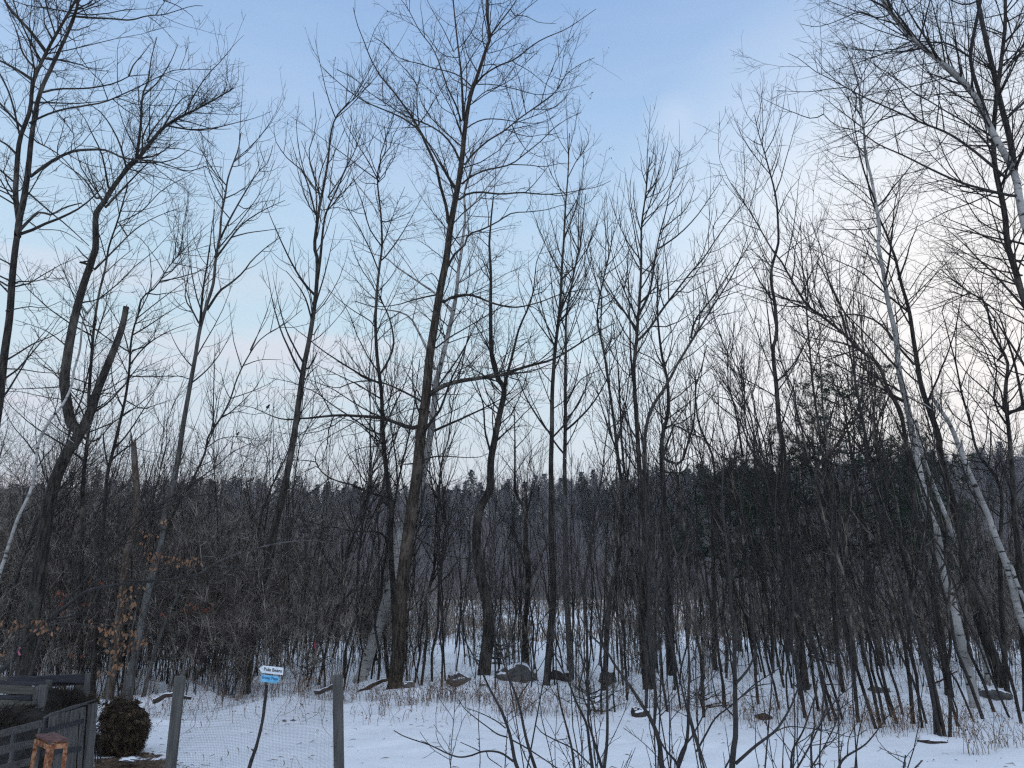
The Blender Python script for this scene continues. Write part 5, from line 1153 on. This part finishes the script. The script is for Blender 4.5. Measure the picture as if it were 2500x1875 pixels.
shrub('foreground shrub with the tallest thickest upright stem, right of the fan-shaped one', 5.0,
      [('O 240,920 250,780 265,680 262,400 258,150 262,-100 P 1583,1350 P 1572,1200 P 1560,1080 P 1566,960', 14, 3, 5.0),
       ('O 265,870 400,750 520,660 570,600 640,480 700,330 800,130 860,-20', 8, 2, 5.0, 5.0), ('O 265,330 350,230 410,90 430,0', 7, 3, 5.0, 5.0), ('O 262,450 400,350 500,330', 4, 2, 5.0, 5.0), ('O 185,920 230,830', 4, 4, 5.2),
       ('O 0,790 60,680 130,560 220,490 300,420 400,330 600,200', 5, 2, 5.4, 5.4), ('O 520,660 620,620 760,630 900,650 1050,690 1150,640', 3, 1.5, 5.0, 5.0), ('O 264,560 180,470 130,400 100,260', 4, 2, 5.0, 5.0)], 4)
shrub('foreground shrub of three crooked stems near the frame bottom, right of the tallest upright stem', 5.6,
      [('O 640,920 650,780 720,650 780,480 820,350', 6, 2, 5.6), ('O 780,920 775,720 800,620 790,500 820,300', 6, 2, 5.8), ('O 670,920 760,760 850,580 960,420 1050,350', 5, 2, 5.5), ('O 780,890 860,760 940,600 1000,440', 4, 2, 5.9), ('O 580,920 590,700 600,560', 3, 1.5, 5.4), ('O 780,880 840,870 860,890', 3, 2, 5.8)], 5)
shrub('foreground shrub furthest right, sending one branch out low over the clearing', 5.8,
      [('O 950,920 1000,830 1140,740 1240,620 1300,540 1400,450', 6, 1.5, 5.8), ('O 1070,920 1090,700 1130,520 1150,430', 4, 1.5, 6.0), ('O 1020,810 1030,700 1080,600', 3, 1.5, 5.8, 5.8), ('O 970,870 980,720', 2.5, 1.5, 5.9)], 6)
SHOOTS = 0
shrub('two short bare shoots standing alone at the bottom right of the snow', 5.4, [('O 1395,920 1405,860 1412,815', 4, 3, 5.4), ('O 1475,900 1500,875 1525,848', 4, 3, 5.3)], 7)

# ---------------------------------------------------------------- garden fence of two posts and wire cloth
def prism_px(name, quad, Ys, thick, material, parent=None, seed=0, sub=6):
    """a board from its four front corners (TL TR BR BL) with real thickness; long side slightly uneven"""
    q = path(quad)
    if isinstance(Ys, (int, float)): Ys = [Ys] * 4
    c = [at(a, b, y) for (a, b), y in zip(q, Ys)]
    rng = np.random.RandomState(seed)
    horiz = np.linalg.norm(c[1] - c[0]) > np.linalg.norm(c[3] - c[0])
    if not horiz: c = [c[1], c[2], c[3], c[0]]     # run along the long side
    nrm = np.cross(c[1] - c[0], c[3] - c[0]); nrm /= np.linalg.norm(nrm)
    if nrm[1] < 0: nrm = -nrm
    V = []; n = sub + 1
    e = min(.006, thick * .25)
    for k in range(n):
        t = k / sub; a = c[0] * (1 - t) + c[1] * t; b = c[3] * (1 - t) + c[2] * t
        u = (b - a) / np.linalg.norm(b - a); w1 = rng.normal(0, .0025); w2 = rng.normal(0, .0025)
        a = a + u * w1; b = b + u * w2; f = nrm * rng.normal(0, .0015)
        V += [a + f + u * e, a + f + nrm * e, a + f + nrm * (thick - e), a + f + nrm * thick + u * e, b + f + nrm * thick - u * e, b + f + nrm * (thick - e), b + f + nrm * e, b + f - u * e]
    F = []
    for k in range(sub):
        for j in range(8):
            F.append((k * 8 + j, k * 8 + (j + 1) % 8, (k + 1) * 8 + (j + 1) % 8, (k + 1) * 8 + j))
    F += [(0, 1, 2, 3), (0, 3, 4, 7), (4, 5, 6, 7)]; m = sub * 8
    F += [(m, m + 3, m + 2, m + 1), (m, m + 7, m + 4, m + 3), (m + 4, m + 7, m + 6, m + 5)]
    o = mesh_np(name, np.array(V), np.array(F), material, None, smooth=False)
    if parent is not None: rel(o, parent)
    return o
def post_px(name, line, wpx, Y, material, parent, side=.09, yaw=0.0):
    p = path(line); top = at(p[0][0], p[0][1], Y); bot = at(p[1][0], p[1][1], Y)
    d = (bot - top); d /= abs(d[2]); g = gz(bot[0], Y); bot = top + d * (top[2] - g + .3)
    s_ = side / 2; V = []; n = 9
    for k in range(n):
        c = top + (bot - top) * k / (n - 1)
        for (a, b) in ((-1, -.85), (-.85, -1), (.85, -1), (1, -.85), (1, .85), (.85, 1), (-.85, 1), (-1, .85)):
            x, y = a * s_, b * s_
            V.append(c + [x * math.cos(yaw) - y * math.sin(yaw), x * math.sin(yaw) + y * math.cos(yaw), 0])
    F = [(k * 8 + j, (k + 1) * 8 + j, (k + 1) * 8 + (j + 1) % 8, k * 8 + (j + 1) % 8) for k in range(n - 1) for j in range(8)]
    F += [(0, 1, 2, 3), (0, 3, 4, 7), (4, 5, 6, 7)]
    return rel(mesh_np(name, np.array(V), np.array(F), material, None, smooth=False), parent)
Y1, Y2 = 7.3, 8.2
pa = at(440, 1655, Y1); fe = empty('garden_fence', (pa[0], Y1, gz(pa[0], Y1)), 'garden fence panel of two grey wooden posts with fine wire mesh stretched between', 'fence')
post_px('post', 'R 265,448 R 160,1438', 25, Y1, M_post, fe, .088, .25)
post_px('post', 'R 1966,432 R 1980,1438', 20, Y2, M_post, fe, .084, -.18)
def wire_panel():
    TL = at(*path('R 300,500')[0], Y1 - .05); TR = at(*path('R 1925,500')[0], Y2 - .05)
    BLx = at(*path('R 205,1438')[0], Y1 - .05); BRx = at(*path('R 1938,1438')[0], Y2 - .05)
    def ext(a, b): d = (b - a); k = (a[2] - gz(b[0], b[1]) - .03) / -d[2]; return a + d * k
    BL, BR_ = ext(TL, BLx), ext(TR, BRx)
    W = np.linalg.norm(TR - TL); H = np.linalg.norm(BL - TL); nv = int(W / .0135); nh = int(H / .0135)
    def P(u, v):
        a = TL * (1 - v) + BL * v; b = TR * (1 - v) + BR_ * v; p = a * (1 - u) + b * u
        wv = .012 * np.sin(u * 9 + v * 7) + .010 * np.sin(u * 17 - v * 11 + 1) * (1 - v) + .012 * np.sin(v * 6 + u * 3)
        sag = -.03 * math.sin(u * math.pi) * (1 - v) + .006 * math.sin(u * 11 + v * 3)
        return p + np.array([.006 * math.sin(v * 9 + u * 4), wv, sag])
    T = Tubes(); m = 26; q = np.linspace(0, 1, m)
    A = np.array([[P(i / nv, v) for v in q] for i in range(nv + 1)]); T.add(A, np.full(A.shape[:2], .0007), 3)
    B = np.array([[P(u, j / nh) for u in q] for j in range(nh + 1)]); B[:, :, 1] += .0008; T.add(B, np.full(B.shape[:2], .0007), 3)
    T.add(np.array([P(u, 0) for u in q]), np.full(m, .0012), 4)
    rel(T.build('wire_mesh', M_wire), fe)
    # loose tie wire and dry vine round the left post, a few leaves caught in the mesh
    T = Tubes(); rng = np.random.RandomState(3)
    for v0 in (.08, .25, .5, .72):
        c = TL * (1 - v0) + BL * v0 + np.array([-.05, .03, 0]); a = np.linspace(0, 7, 14)
        T.add(np.stack([c[0] + .066 * np.cos(a), c[1] + .066 * np.sin(a), c[2] + .012 * a + .03 * np.cos(a)], -1), np.full(14, .0016), 4)
    rel(T.build('tie_wire', M_wire), fe)
    T = Tubes()
    T.add(spline([P(.02, -.02), P(.10, .02) + [0, -.02, .0], P(.2, .075) + [0, -.02, 0], P(.3, .11), P(.42, .14) + [0, -.01, 0]], 20), np.linspace(.0028, .0012, 20), 4)
    for k in range(11):
        u = rng.uniform(.02, .25) if k < 6 else rng.uniform(.6, .95); v = rng.uniform(-.02, .35); s0 = P(u, v); L_ = rng.uniform(.08, .3)
        T.add(spline([s0, s0 + [rng.normal(0, .05), -.02, -L_ * .5], s0 + [rng.normal(0, .1), -.02, -L_]], 8), np.linspace(.0022, .001, 8), 4)
    T.add(spline([P(.70, 1.0), P(.755, .86) , P(.80, .72), P(.765, .66), P(.72, .58), P(.70, .70)], 24), np.linspace(.002, .0012, 24), 4)
    T.add(spline([P(.70, .98), P(.74, .84), P(.795, .72)], 10), np.linspace(.004, .002, 10), 5); T.add(spline([P(.73, 1.0), P(.75, .84), P(.785, .75)], 10), np.linspace(.003, .0015, 10), 5)
    for k in range(9):
        u, v = [(.30, .48), (.265, .53), (.36, .47), (.42, .47), (.12, .28), (.65, .6), (.16, .5), (.05, .1), (.68, .66)][k]
        T.add(spline([P(u, v), P(u + .01, v + .03), P(u + rng.uniform(-.02, .02), v + .06)], 6), np.array([.001, .004, .005, .004, .002, .001]) * .8, 4)
    rel(T.build('dry_vine', M_weed), fe)
wire_panel()

# ---------------------------------------------------------------- hand painted bean signs on a crooked stick
YS = 6.9
sp_ = path('R 1200,545 R 1190,640 R 1180,760 R 1165,860 R 1140,1000 R 1110,1120 R 1080,1230 R 1040,1340 R 1010,1438')
P = np.array([at(a, b, YS) for a, b in sp_]); dd = P[-1] - P[-2]; P = np.vstack([P, P[-1] + dd / abs(dd[2]) * (P[-1][2] - gz(P[-1][0], YS) + .15)])
sg = empty('garden_sign', (P[-1][0], YS, gz(P[-1][0], YS)), 'two small hand-painted arrow boards, white over blue, on a crooked stick', 'sign')
T = Tubes(); Ps = spline(P, 40); rk = np.random.RandomState(4)
T.add(Ps, (np.linspace(.013, .021, 40) + rk.normal(0, .0012, 40)), 9)
for k in (8, 15, 22, 28): T.add(np.array([Ps[k], Ps[k] + [.03 * (1 if k % 2 else -1), -.004, .022]]), np.array([.010, .004]), 6)
T.add(np.array([Ps[0], Ps[0] + [0, 0, .004]]), np.array([.013, .001]), 9)
rel(T.build('stick', MB_['black']), sg)
def sign_board(pts, Y, material, thick=.009):
    c = [at(a, b, Y) for a, b in pts]; n = len(c); V = c + [p + [0, thick, 0] for p in c]
    me = bpy.data.meshes.new('sign_board'); me.from_pydata([tuple(v) for v in V], [], [tuple(range(n))[::-1], tuple(range(n, 2 * n))] + [(i, (i + 1) % n, n + (i + 1) % n, n + i) for i in range(n)])
    me.materials.append(material); o = bpy.data.objects.new('sign_board', me); link(o); return rel(o, sg)
M_white = noise_mat('chipped white paint', [(0.3, (0.42, 0.46, 0.48)), (0.5, (0.68, 0.72, 0.74)), (0.8, (0.78, 0.80, 0.82))], ns=40, detail=5, rough=0.6)
M_blue = noise_mat('faded sky blue paint', [(0.3, (0.09, 0.30, 0.46)), (0.55, (0.16, 0.42, 0.60)), (0.75, (0.30, 0.55, 0.72))], ns=30, detail=5, rough=0.6)
M_ink = mat('black brush lettering', 0.6)[0]; M_ink.node_tree.nodes['Principled BSDF'].inputs['Base Color'].default_value = (0.012, 0.018, 0.022, 1)
M_ink2 = mat('dark blue brush lettering', 0.6)[0]; M_ink2.node_tree.nodes['Principled BSDF'].inputs['Base Color'].default_value = (0.02, 0.13, 0.30, 1)
zz = lambda L: [(620 + x * .0452, 1600 + y * .0452) for x, y in L]
w_b = sign_board(zz([(275, 720), (480, 550), (1590, 670), (1550, 1060), (430, 940)]), YS - .024, M_white); w_b['label'] = 'white left-pointing arrow board'
b_b = sign_board(zz([(400, 1030), (1310, 1130), (1410, 1300), (1200, 1520), (340, 1410)]), YS - .024, M_blue); b_b['label'] = 'blue right-pointing arrow board'
def lettering(txt, x0, x1, ybase, hcap, slope, parent, material, Y):
    cu = bpy.data.curves.new('lettering', 'FONT'); cu.body = txt; cu.size = 1; cu.extrude = 0.004; cu.offset = 0.012
    tmp = bpy.data.objects.new('tmp', cu); COL.objects.link(tmp); dg = bpy.context.evaluated_depsgraph_get(); me = bpy.data.meshes.new_from_object(tmp.evaluated_get(dg)); me.name = 'lettering'
    bpy.data.objects.remove(tmp)
    n = len(me.vertices); co_ = np.zeros(n * 3); me.vertices.foreach_get('co', co_); co_ = co_.reshape(-1, 3)
    a = at(620 + x0 * .0452, 1600 + ybase * .0452, Y); b = at(620 + x1 * .0452, 1600 + (ybase + (x1 - x0) * math.tan(slope)) * .0452, Y)
    hm = hcap * .0452 * depth(a) / FPX
    xs = (co_[:, 0] - co_[:, 0].min()) / (np.ptp(co_[:, 0])); wob = .05 * np.sin(xs * 23)
    W = a[None] + xs[:, None] * (b - a)[None]; W[:, 2] += (co_[:, 1] / .73 + wob * .3) * hm; W[:, 1] -= co_[:, 2] * .25 + .0012
    me.vertices.foreach_set('co', (W - np.array(sg.location)).ravel().astype(np.float32)); me.materials.append(material); me.update()
    o = bpy.data.objects.new('lettering', me); link(o, parent); o.location = -Vector(parent.location); return o
lettering('Pole Beans', 535, 1500, 830, 185, math.atan(100 / 960), w_b, M_ink, YS - .024)
lettering('Snow Peas', 430, 1280, 1250, 150, math.atan(95 / 850), b_b, M_ink2, YS - .024)

# ---------------------------------------------------------------- compost bins of old pallets
def panel(name, label, Y, first):
    c = at(*path(first)[0], Y); return empty(name, (c[0], c[1], gz(c[0], c[1])), label, 'pallet')
def slat(root, quad, Ys, mt, seed, nm='board', th=.022): prism_px(nm, quad, Ys, th, mt, root, seed)
bk = panel('compost_bin', 'rear dark pallet wall of the compost bin, its top board cracked and weathered', 9.7, 'V 700,250')
slat(bk, 'V 120,205 V 1340,170 V 1335,318 V 110,278', 9.7, M_navy_h, 1)
slat(bk, 'V 650,440 V 1330,425 V 1325,520 V 640,545', 9.7, M_navy_h, 2)
slat(bk, 'V 640,668 V 1320,650 V 1315,720 V 640,740', 9.7, M_navy_h, 3)
slat(bk, 'V 700,285 V 1335,318 V 1335,350 V 700,352', 9.76, M_navy_h, 31)
slat(bk, 'V 1345,160 V 1410,160 V 1370,640 V 1310,640', 9.66, M_grey_v, 4, 'post', .05)
slat(bk, 'V 1190,340 V 1300,340 V 1295,430 V 1190,435', 9.73, M_olive_h, 5, 'post', .09)
slat(bk, 'V 715,262 V 795,270 V 770,900 V 695,900', 9.55, M_grey_v, 6, 'post', .05)
slat(bk, 'V 1320,630 V 1372,630 V 1352,1000 V 1300,1000', 9.66, M_navy_h, 7, 'post', .05)
slat(bk, 'V -420,235 V 120,205 V 112,268 V -430,310', 9.7, M_olive_h, 8)
sd_ = panel('compost_bin', 'thin board of the left compost bin wall edged with snow', 9.2, 'V 100,320')
slat(sd_, 'V -380,272 V 705,292 V 700,345 V -380,352', 9.2, M_navy_h, 9)
slat(sd_, 'V -380,380 V 500,395 V 500,450 V -380,452', 9.28, M_navy_h, 91)
md = panel('compost_bin', 'middle mossy pallet standing upright with wide grey end post', 8.6, 'V 300,600')
for k, (q, mt) in enumerate([('V -380,325 V 540,368 V 515,502 V -380,462', M_olive_h), ('V -380,490 V 500,508 V 480,580 V -380,570', M_navy_h), ('V -380,562 V 500,592 V 485,722 V -380,692', M_olive_h), ('V -380,705 V 460,738 V 440,828 V -380,805', M_olive_h),
                             ('V -380,835 V 440,862 V 425,930 V -380,925', M_olive_h), ('V -380,932 V 420,925 V 400,1020 V -380,1010', M_olive_h)]):
    slat(md, q, 8.6, mt, 20 + k)
slat(md, 'V 622,342 V 752,345 V 640,900 V 575,900', 8.5, M_grey_v, 30, 'post', .04)
slat(md, 'V 545,372 V 622,345 V 590,560 V 500,560', 8.56, M_grey_v, 31, 'post', .04)
slat(md, 'V 520,560 V 578,560 V 520,900 V 455,900', 8.56, M_grey_v, 32, 'post', .04)
fr = panel('compost_bin', 'nearest grey pallet of two sloping rails backed with wire netting', 6.3, 'V 400,1100')
slat(fr, 'V -420,1145 V 662,895 V 650,1022 V -420,1270', [5.5, 6.6, 6.6, 5.5], M_grey_h, 40)
slat(fr, 'V -420,1410 V 612,1183 V 600,1312 V -420,1550', [5.5, 6.6, 6.6, 5.5], M_grey_h, 41)
slat(fr, 'V -420,1700 V 560,1480 V 550,1600 V -420,1850', [5.5, 6.6, 6.6, 5.5], M_grey_h, 42)
slat(fr, 'V 175,1100 V 212,1100 V 165,1700 V 110,1700', 6.35, M_grey_v, 43, 'post', .04)
slat(fr, 'V 600,1020 V 640,1020 V 560,1700 V 520,1700', 6.68, M_grey_v, 44, 'post', .04)
T = Tubes()
for k in range(34):
    x0 = -420 + k * 32
    for sgn in (1, -1):
        a, b = path('V %d,%d V %d,%d' % (x0, 1160 - (x0 + 420) * .23 + (0 if sgn > 0 else 560), x0 + 330, 1160 - (x0 + 750) * .23 + (560 if sgn > 0 else 0)))
        if x0 + 330 > 640: continue
        ya = 5.62 + (x0 + 420) / 1082 * 1.1; T.add(np.array([at(a[0], a[1], ya), at(b[0], b[1], ya + .33)]), np.array([.0009, .0009]), 3)
rel(T.build('wire_netting', M_wire), fr)
pk = panel('picket_panel', 'panel of eight narrow grey pickets sloping away to a thick end post', 7.0, 'V 1000,1000')
def yk(x): return 6.55 + (x - 680) / 800 * .95
for k, (a0, a1, ty, b0, b1) in enumerate([(793, 886, 832, 745, 835), (903, 965, 806, 850, 912), (985, 1043, 783, 925, 985), (1060, 1122, 764, 995, 1060), (1145, 1203, 742, 1075, 1132), (1220, 1273, 718, 1150, 1208), (1300, 1372, 690, 1240, 1300)]):
    y_ = yk((a0 + a1) / 2); slat(pk, 'V %d,%d V %d,%d V %d,1760 V %d,1760' % (a0, ty + 14, a1, ty - 8, b1, b0), [y_, y_ + .04, y_ + .04, y_], M_grey_v, 50 + k, 'picket', .02)
slat(pk, 'V 1387,655 V 1472,636 V 1405,1760 V 1312,1760', 7.38, M_grey_v, 60, 'post', .09)
slat(pk, 'V 680,858 V 1400,628 V 1408,650 V 690,880', [6.52, 7.45, 7.45, 6.52], M_grey_h, 61, 'top_rail', .07)
slat(pk, 'V 690,1030 V 1390,860 V 1385,930 V 690,1110', [6.62, 7.5, 7.5, 6.62], M_navy_h, 62, 'rail', .03)
slat(pk, 'V 660,1400 V 1350,1300 V 1345,1380 V 660,1480', [6.62, 7.5, 7.5, 6.62], M_navy_h, 63, 'rail', .03)
slat(pk, 'V 690,880 V 745,868 V 700,1300 V 655,1300', 6.75, M_navy_h, 64, 'post', .07)

# ---------------------------------------------------------------- hay
def hay_lump(name, label, px, py, wpx, hpx, seed, n=2600, dpt=.8, L=(.05, .16), Y=None, amt=.2, mt=None, sm_=None):
    rng = np.random.RandomState(seed); p = hit(px, py) if Y is None else at(px, py, Y); d = depth(p); a = wpx / 2 * d / FPX; h = hpx * d / FPX / 2
    V = lump(IV, rng, amt, 1.7); V = np.sign(V) * np.abs(V) ** .62
    V[:, 2] += .30 * np.exp(-((V[:, 0] + .25) ** 2 + V[:, 1] ** 2) / .25) * (V[:, 2] > 0) - .28 * (V[:, 0] > .45) * (V[:, 2] > 0) * V[:, 2] + .07 * rng.normal(0, 1, len(V))
    V *= (1 + .07 * np.sin(V[:, 0] * 9 + seed) * np.cos(V[:, 2] * 8) + .05 * np.sin(V[:, 1] * 17 + V[:, 2] * 14) + .03 * rng.normal(0, 1, len(V)))[:, None]
    V[:, 0] += .12 * np.sin(V[:, 2] * 3 + seed); V = np.clip(V * [1.12, 1.1, 1.0], -1.12, 1.35) * [a * .98, a * dpt, h]
    root = empty(name, (p[0], p[1] + a * .5, p[2]), label, 'hay' if mt is None else 'compost')
    mesh_np('hay_body', V + [0, 0, h * .92], IF, mt or M_hay, root)
    k = rng.randint(0, len(V), n); c = V[k] + [0, 0, h * .92]; nr = V[k] / np.linalg.norm(V[k], axis=1, keepdims=True)
    td = np.cross(nr, rng.normal(size=(n, 3))); td /= np.linalg.norm(td, axis=1, keepdims=True) + 1e-9; td[:, 2] -= .25
    l = rng.uniform(*L, n)[:, None]; P = np.stack([c - td * l * .5 + nr * .004, c + nr * .03 * rng.rand(n, 1), c + td * l * .5 + nr * rng.uniform(0, .07, (n, 1))], 1)
    T = Tubes(); T.add(P, np.tile(rng.uniform(.0015, .0042, (n, 1)), (1, 3)), 3); T.build('hay_strands', sm_ or M_straw, root, kind='stuff'); return root
M_dstraw = noise_mat('dark rotting strands', [(0.3, (0.012, 0.009, 0.007)), (0.6, (0.04, 0.03, 0.02)), (0.85, (0.13, 0.10, 0.06))], ns=7)
M_compost = noise_mat('dark compost', [(0.3, (0.008, 0.008, 0.008)), (0.6, (0.025, 0.022, 0.018)), (0.8, (0.06, 0.048, 0.03))], ns=9, bump=1.0, bdist=.05)
hay_lump('hay_bale', 'rounded slumping bale of old dark hay beside the picket panel', 284, 1838, 86, 108, 1, 6500, sm_=M_straw)
hay_lump('hay_heap', 'heap of pale hay showing through the rear pallet boards', 158, 1729, 92, 26, 2, 1500, .4, Y=10.1)
hay_lump('compost_heap', 'dark heap of rotting compost filling the far end of the bin', 70, 1795, 215, 95, 5, 2500, .22, Y=9.15, amt=.1, mt=M_compost, sm_=M_dstraw)
hay_lump('compost_heap', 'dark heap of rotting compost behind the nearest grey pallet', 40, 1905, 250, 140, 6, 2500, .25, Y=7.55, amt=.1, mt=M_compost, sm_=M_dstraw)
rng = np.random.RandomState(8); Ps = []
for _ in range(3800):
    x = -4.5 + rng.normal(0, .75); y = 8.6 + rng.normal(0, 1.1)
    if rng.rand() < .25: x = -5.0 + rng.normal(0, .6); y = 10.3 + rng.normal(0, .5)
    g = gz(x, y) - .045 + .05 * rng.rand(); a = rng.uniform(0, 6.28); l = rng.uniform(.03, .12)
    if ((x + 4.6) / 1.2) ** 2 + ((y - 8.4) / 1.9) ** 2 > rng.uniform(.5, 1.3) and rng.rand() > .08: continue
    Ps.append([[x, y, g], [x + math.cos(a) * l * .5, y + math.sin(a) * l * .5, g + rng.uniform(0, .02)], [x + math.cos(a) * l, y + math.sin(a) * l, g]])
T = Tubes(); T.add(np.array(Ps), np.tile([.002, .004, .001], (len(Ps), 1)), 3)
T.build('straw_litter', M_straw, kind='stuff', label='straw and leaf litter strewn on the bare muddy patch by the hay bale', category='straw litter')

# ---------------------------------------------------------------- rusty stool
YT = 6.1
st_ = at(125, 1815, YT); stl = empty('metal_stool', (st_[0], YT, gz(st_[0], YT)), 'rusty square stool with peeling orange paint in front of the pickets', 'stool')
g0 = gz(st_[0], YT)
def W3(x, y, Y): return at(x * .15366, 1620 + y * .15366, Y)
def seat():
    fl, frt, bl = W3(775, 1268, YT - .10), W3(1075, 1228, YT - .02), W3(560, 1240, YT + .13)
    br = bl + (frt - fl); zt = (fl[2] + frt[2]) / 2
    return [np.array([c[0], c[1], zt]) for c in (fl, frt, br, bl)]
SC = seat()
me_V = [c + [0, 0, .004] for c in SC] + [c + [0, 0, .018] for c in SC]
cen = sum(SC) / 4
me_V2 = [cen + (c - cen) * 1.04 for c in me_V]
F = [(0, 3, 2, 1), (4, 5, 6, 7), (0, 1, 5, 4), (1, 2, 6, 5), (2, 3, 7, 6), (3, 0, 4, 7)]
rel(mesh_np('seat', np.array(me_V2), np.array(F), M_seat, None, smooth=False), stl)
def bar(a, b, wd, hd, mt, nm, root):
    a = np.array(a, float); b = np.array(b, float); d = b - a; d /= np.linalg.norm(d); r = np.array([0, 0, 1.0]) if abs(d[2]) < .8 else np.array([0, 1.0, 0])
    s = np.cross(d, r); s /= np.linalg.norm(s); u = np.cross(s, d); V = []
    for c in (a, b):
        for (i, j) in ((-1, -1), (1, -1), (1, 1), (-1, 1)): V.append(c + s * i * wd / 2 + u * j * hd / 2)
    rel(mesh_np(nm, np.array(V), np.array([(0, 3, 2, 1), (4, 5, 6, 7), (0, 1, 5, 4), (1, 2, 6, 5), (2, 3, 7, 6), (3, 0, 4, 7)]), mt, None, smooth=False), root)
LG = []
for i, c in enumerate(SC):
    out_ = (c - cen) * .16; ft = np.array([c[0] + out_[0], c[1] + out_[1], g0 - .03]); tp = cen + (c - cen) * .93; tp[2] -= .012; LG.append((tp, ft)); bar(tp, ft, .021, .021, M_rust, 'leg', stl)
for i in range(4):
    a, b = LG[i], LG[(i + 1) % 4]
    bar(a[0] + [0, 0, -.018], b[0] + [0, 0, -.018], .012, .034, M_rust, 'apron', stl)
    f = .34 + .06 * (i % 2); bar(a[0] * (1 - f) + a[1] * f, b[0] * (1 - f) + b[1] * f, .012, .026, M_rust, 'rung', stl)
    f = .72; bar(a[0] * (1 - f) + a[1] * f, b[0] * (1 - f) + b[1] * f, .012, .026, M_rust, 'rung', stl)
# garden fork leaning behind the end post
fk0 = at(243, 1838, 7.9); fk = empty('garden_fork', (fk0[0], 7.9, gz(fk0[0], 7.9)), 'black garden fork leaning behind the picket end post, tines down', 'garden fork')
T = Tubes(); T.add(spline([at(222, 1735, 7.8), at(227, 1775, 7.85), at(233, 1812, 7.9)], 10), np.full(10, .014), 8); rel(T.build('handle', M_grey_v), fk)
T = Tubes()
for k in range(5):
    xs = 219 + k * 6.2; e = 1862 + (k % 2) * 2
    T.add(spline([at(233, 1812, 7.9), at((xs + 233) / 2, 1816, 7.88), at(xs, 1822, 7.86), at(xs + 1, 1842, 7.84), at(xs + 1, e, 7.8)], 14), np.linspace(.009, .005, 14), 6)
rel(T.build('tines', M_blackm), fk)

# ---------------------------------------------------------------- birds and ribbons
def perch(px, py):
    best = None
    for L_ in LIMBS:
        for p in L_:
            d = depth(p); u = 1250 + FPX * p[0] / d; v = 937.5 - FPX * np.dot(p - CAMP, UPV) / d
            k = (u - px) ** 2 + (v - py) ** 2
            if best is None or k < best[0]: best = (k, p)
    return best[1]
def bird(label, px, py, face, s=1.0):
    p = perch(px, py); root = empty('small_bird', tuple(p), label, 'bird')
    T = Tubes(); ax = np.array([face * .55, -.15, .85]) * s
    t = np.linspace(0, 1, 12)
    body = np.array([0, 0, .012]) * s + np.array([[face * (.005 + .05 * q - .012 * math.sin(q * 3)), 0, .015 + .085 * q] for q in t]) * s
    rad = np.array([.006, .018, .025, .029, .030, .028, .023, .019, .0195, .019, .014, .003]) * s
    T.add(body, rad, 12)
    rel_o = T.build('body', M_bird, root)
    T = Tubes(); T.add(np.array([body[0] + [face * .004 * s, 0, .004], body[0] + np.array([-face * .028, 0, -.055]) * s]), np.array([.009, .006]) * s, 4); T.build('tail', M_bird, root)
    T = Tubes(); T.add(np.array([body[10] + [face * .010 * s, 0, 0], body[10] + [face * .026 * s, 0, -.002]]), np.array([.004, .0006]) * s, 5); T.build('beak', M_blackm, root)
    T = Tubes()
    for e in (-.008, .008): T.add(np.array([[face * .012 * s, e, .022 * s], [0, e, -.002]]), np.array([.002, .0015]), 4)
    T.build('legs', M_blackm, root)
M_bird = mat('dark bird plumage', 0.8)[0]; M_bird.node_tree.nodes['Principled BSDF'].inputs['Base Color'].default_value = (0.03, 0.03, 0.028, 1)
bird('small dark bird perched upright on a thin branch left of the black-trunked maple', 644, 1000, 1, 1.1)
bird('small dark bird on an arching twig of the right-leaning slim tree', 582, 1066, 1, .9)
def ribbon(label, px, y0, y1, Y, mt, seed):
    n = 9; t = np.linspace(0, 1, n); rg = np.random.RandomState(seed); V = []
    for k in range(n):
        c = at(px + 1.5 * math.sin(t[k] * 7 + seed), y0 + (y1 - y0) * t[k], Y); a = t[k] * 3 + seed; d = np.array([math.cos(a), math.sin(a), 0]) * .013; e = np.array([-math.sin(a), math.cos(a), 0]) * .0006
        V += [c - d - e, c + d - e, c + d + e, c - d + e]
    F = [(k * 4 + j, k * 4 + (j + 1) % 4, (k + 1) * 4 + (j + 1) % 4, (k + 1) * 4 + j) for k in range(n - 1) for j in range(4)] + [(0, 1, 2, 3), (n * 4 - 4, n * 4 - 1, n * 4 - 2, n * 4 - 3)]
    mesh_np('flagging_ribbon', np.array(V), np.array(F), mt, label=label, category='ribbon')
ribbon('short pink flagging ribbon tied in the brush above the compost bins', 47, 1580, 1600, 11.5, M_pink, 1)
ribbon('long red flagging ribbon hanging in the brush right of the bean sign', 770, 1560, 1596, 15.1, M_red, 2)

# ---------------------------------------------------------------- thin winter haze
def haze():
    x0, x1, y0, y1, z0, z1 = -700, 700, -80, 700, -30, 130
    V = [(x, y, z) for x in (x0, x1) for y in (y0, y1) for z in (z0, z1)]
    F = [(0, 1, 3, 2), (4, 6, 7, 5), (0, 4, 5, 1), (2, 3, 7, 6), (0, 2, 6, 4), (1, 5, 7, 3)]
    me = bpy.data.meshes.new('haze'); me.from_pydata(V, [], F)
    m = bpy.data.materials.new('thin haze'); m.use_nodes = True; t = m.node_tree; t.nodes.clear()
    o = t.nodes.new('ShaderNodeOutputMaterial'); v = t.nodes.new('ShaderNodeVolumePrincipled'); v.inputs['Density'].default_value = HAZE; v.inputs['Color'].default_value = (.94, .94, 1.0, 1)
    t.links.new(v.outputs[0], o.inputs['Volume']); me.materials.append(m)
    ob = bpy.data.objects.new('haze', me); link(ob, None, kind='stuff', label='thin bluish winter haze over the marsh and the far hillside', category='haze')
HAZE = 0.00032
haze()
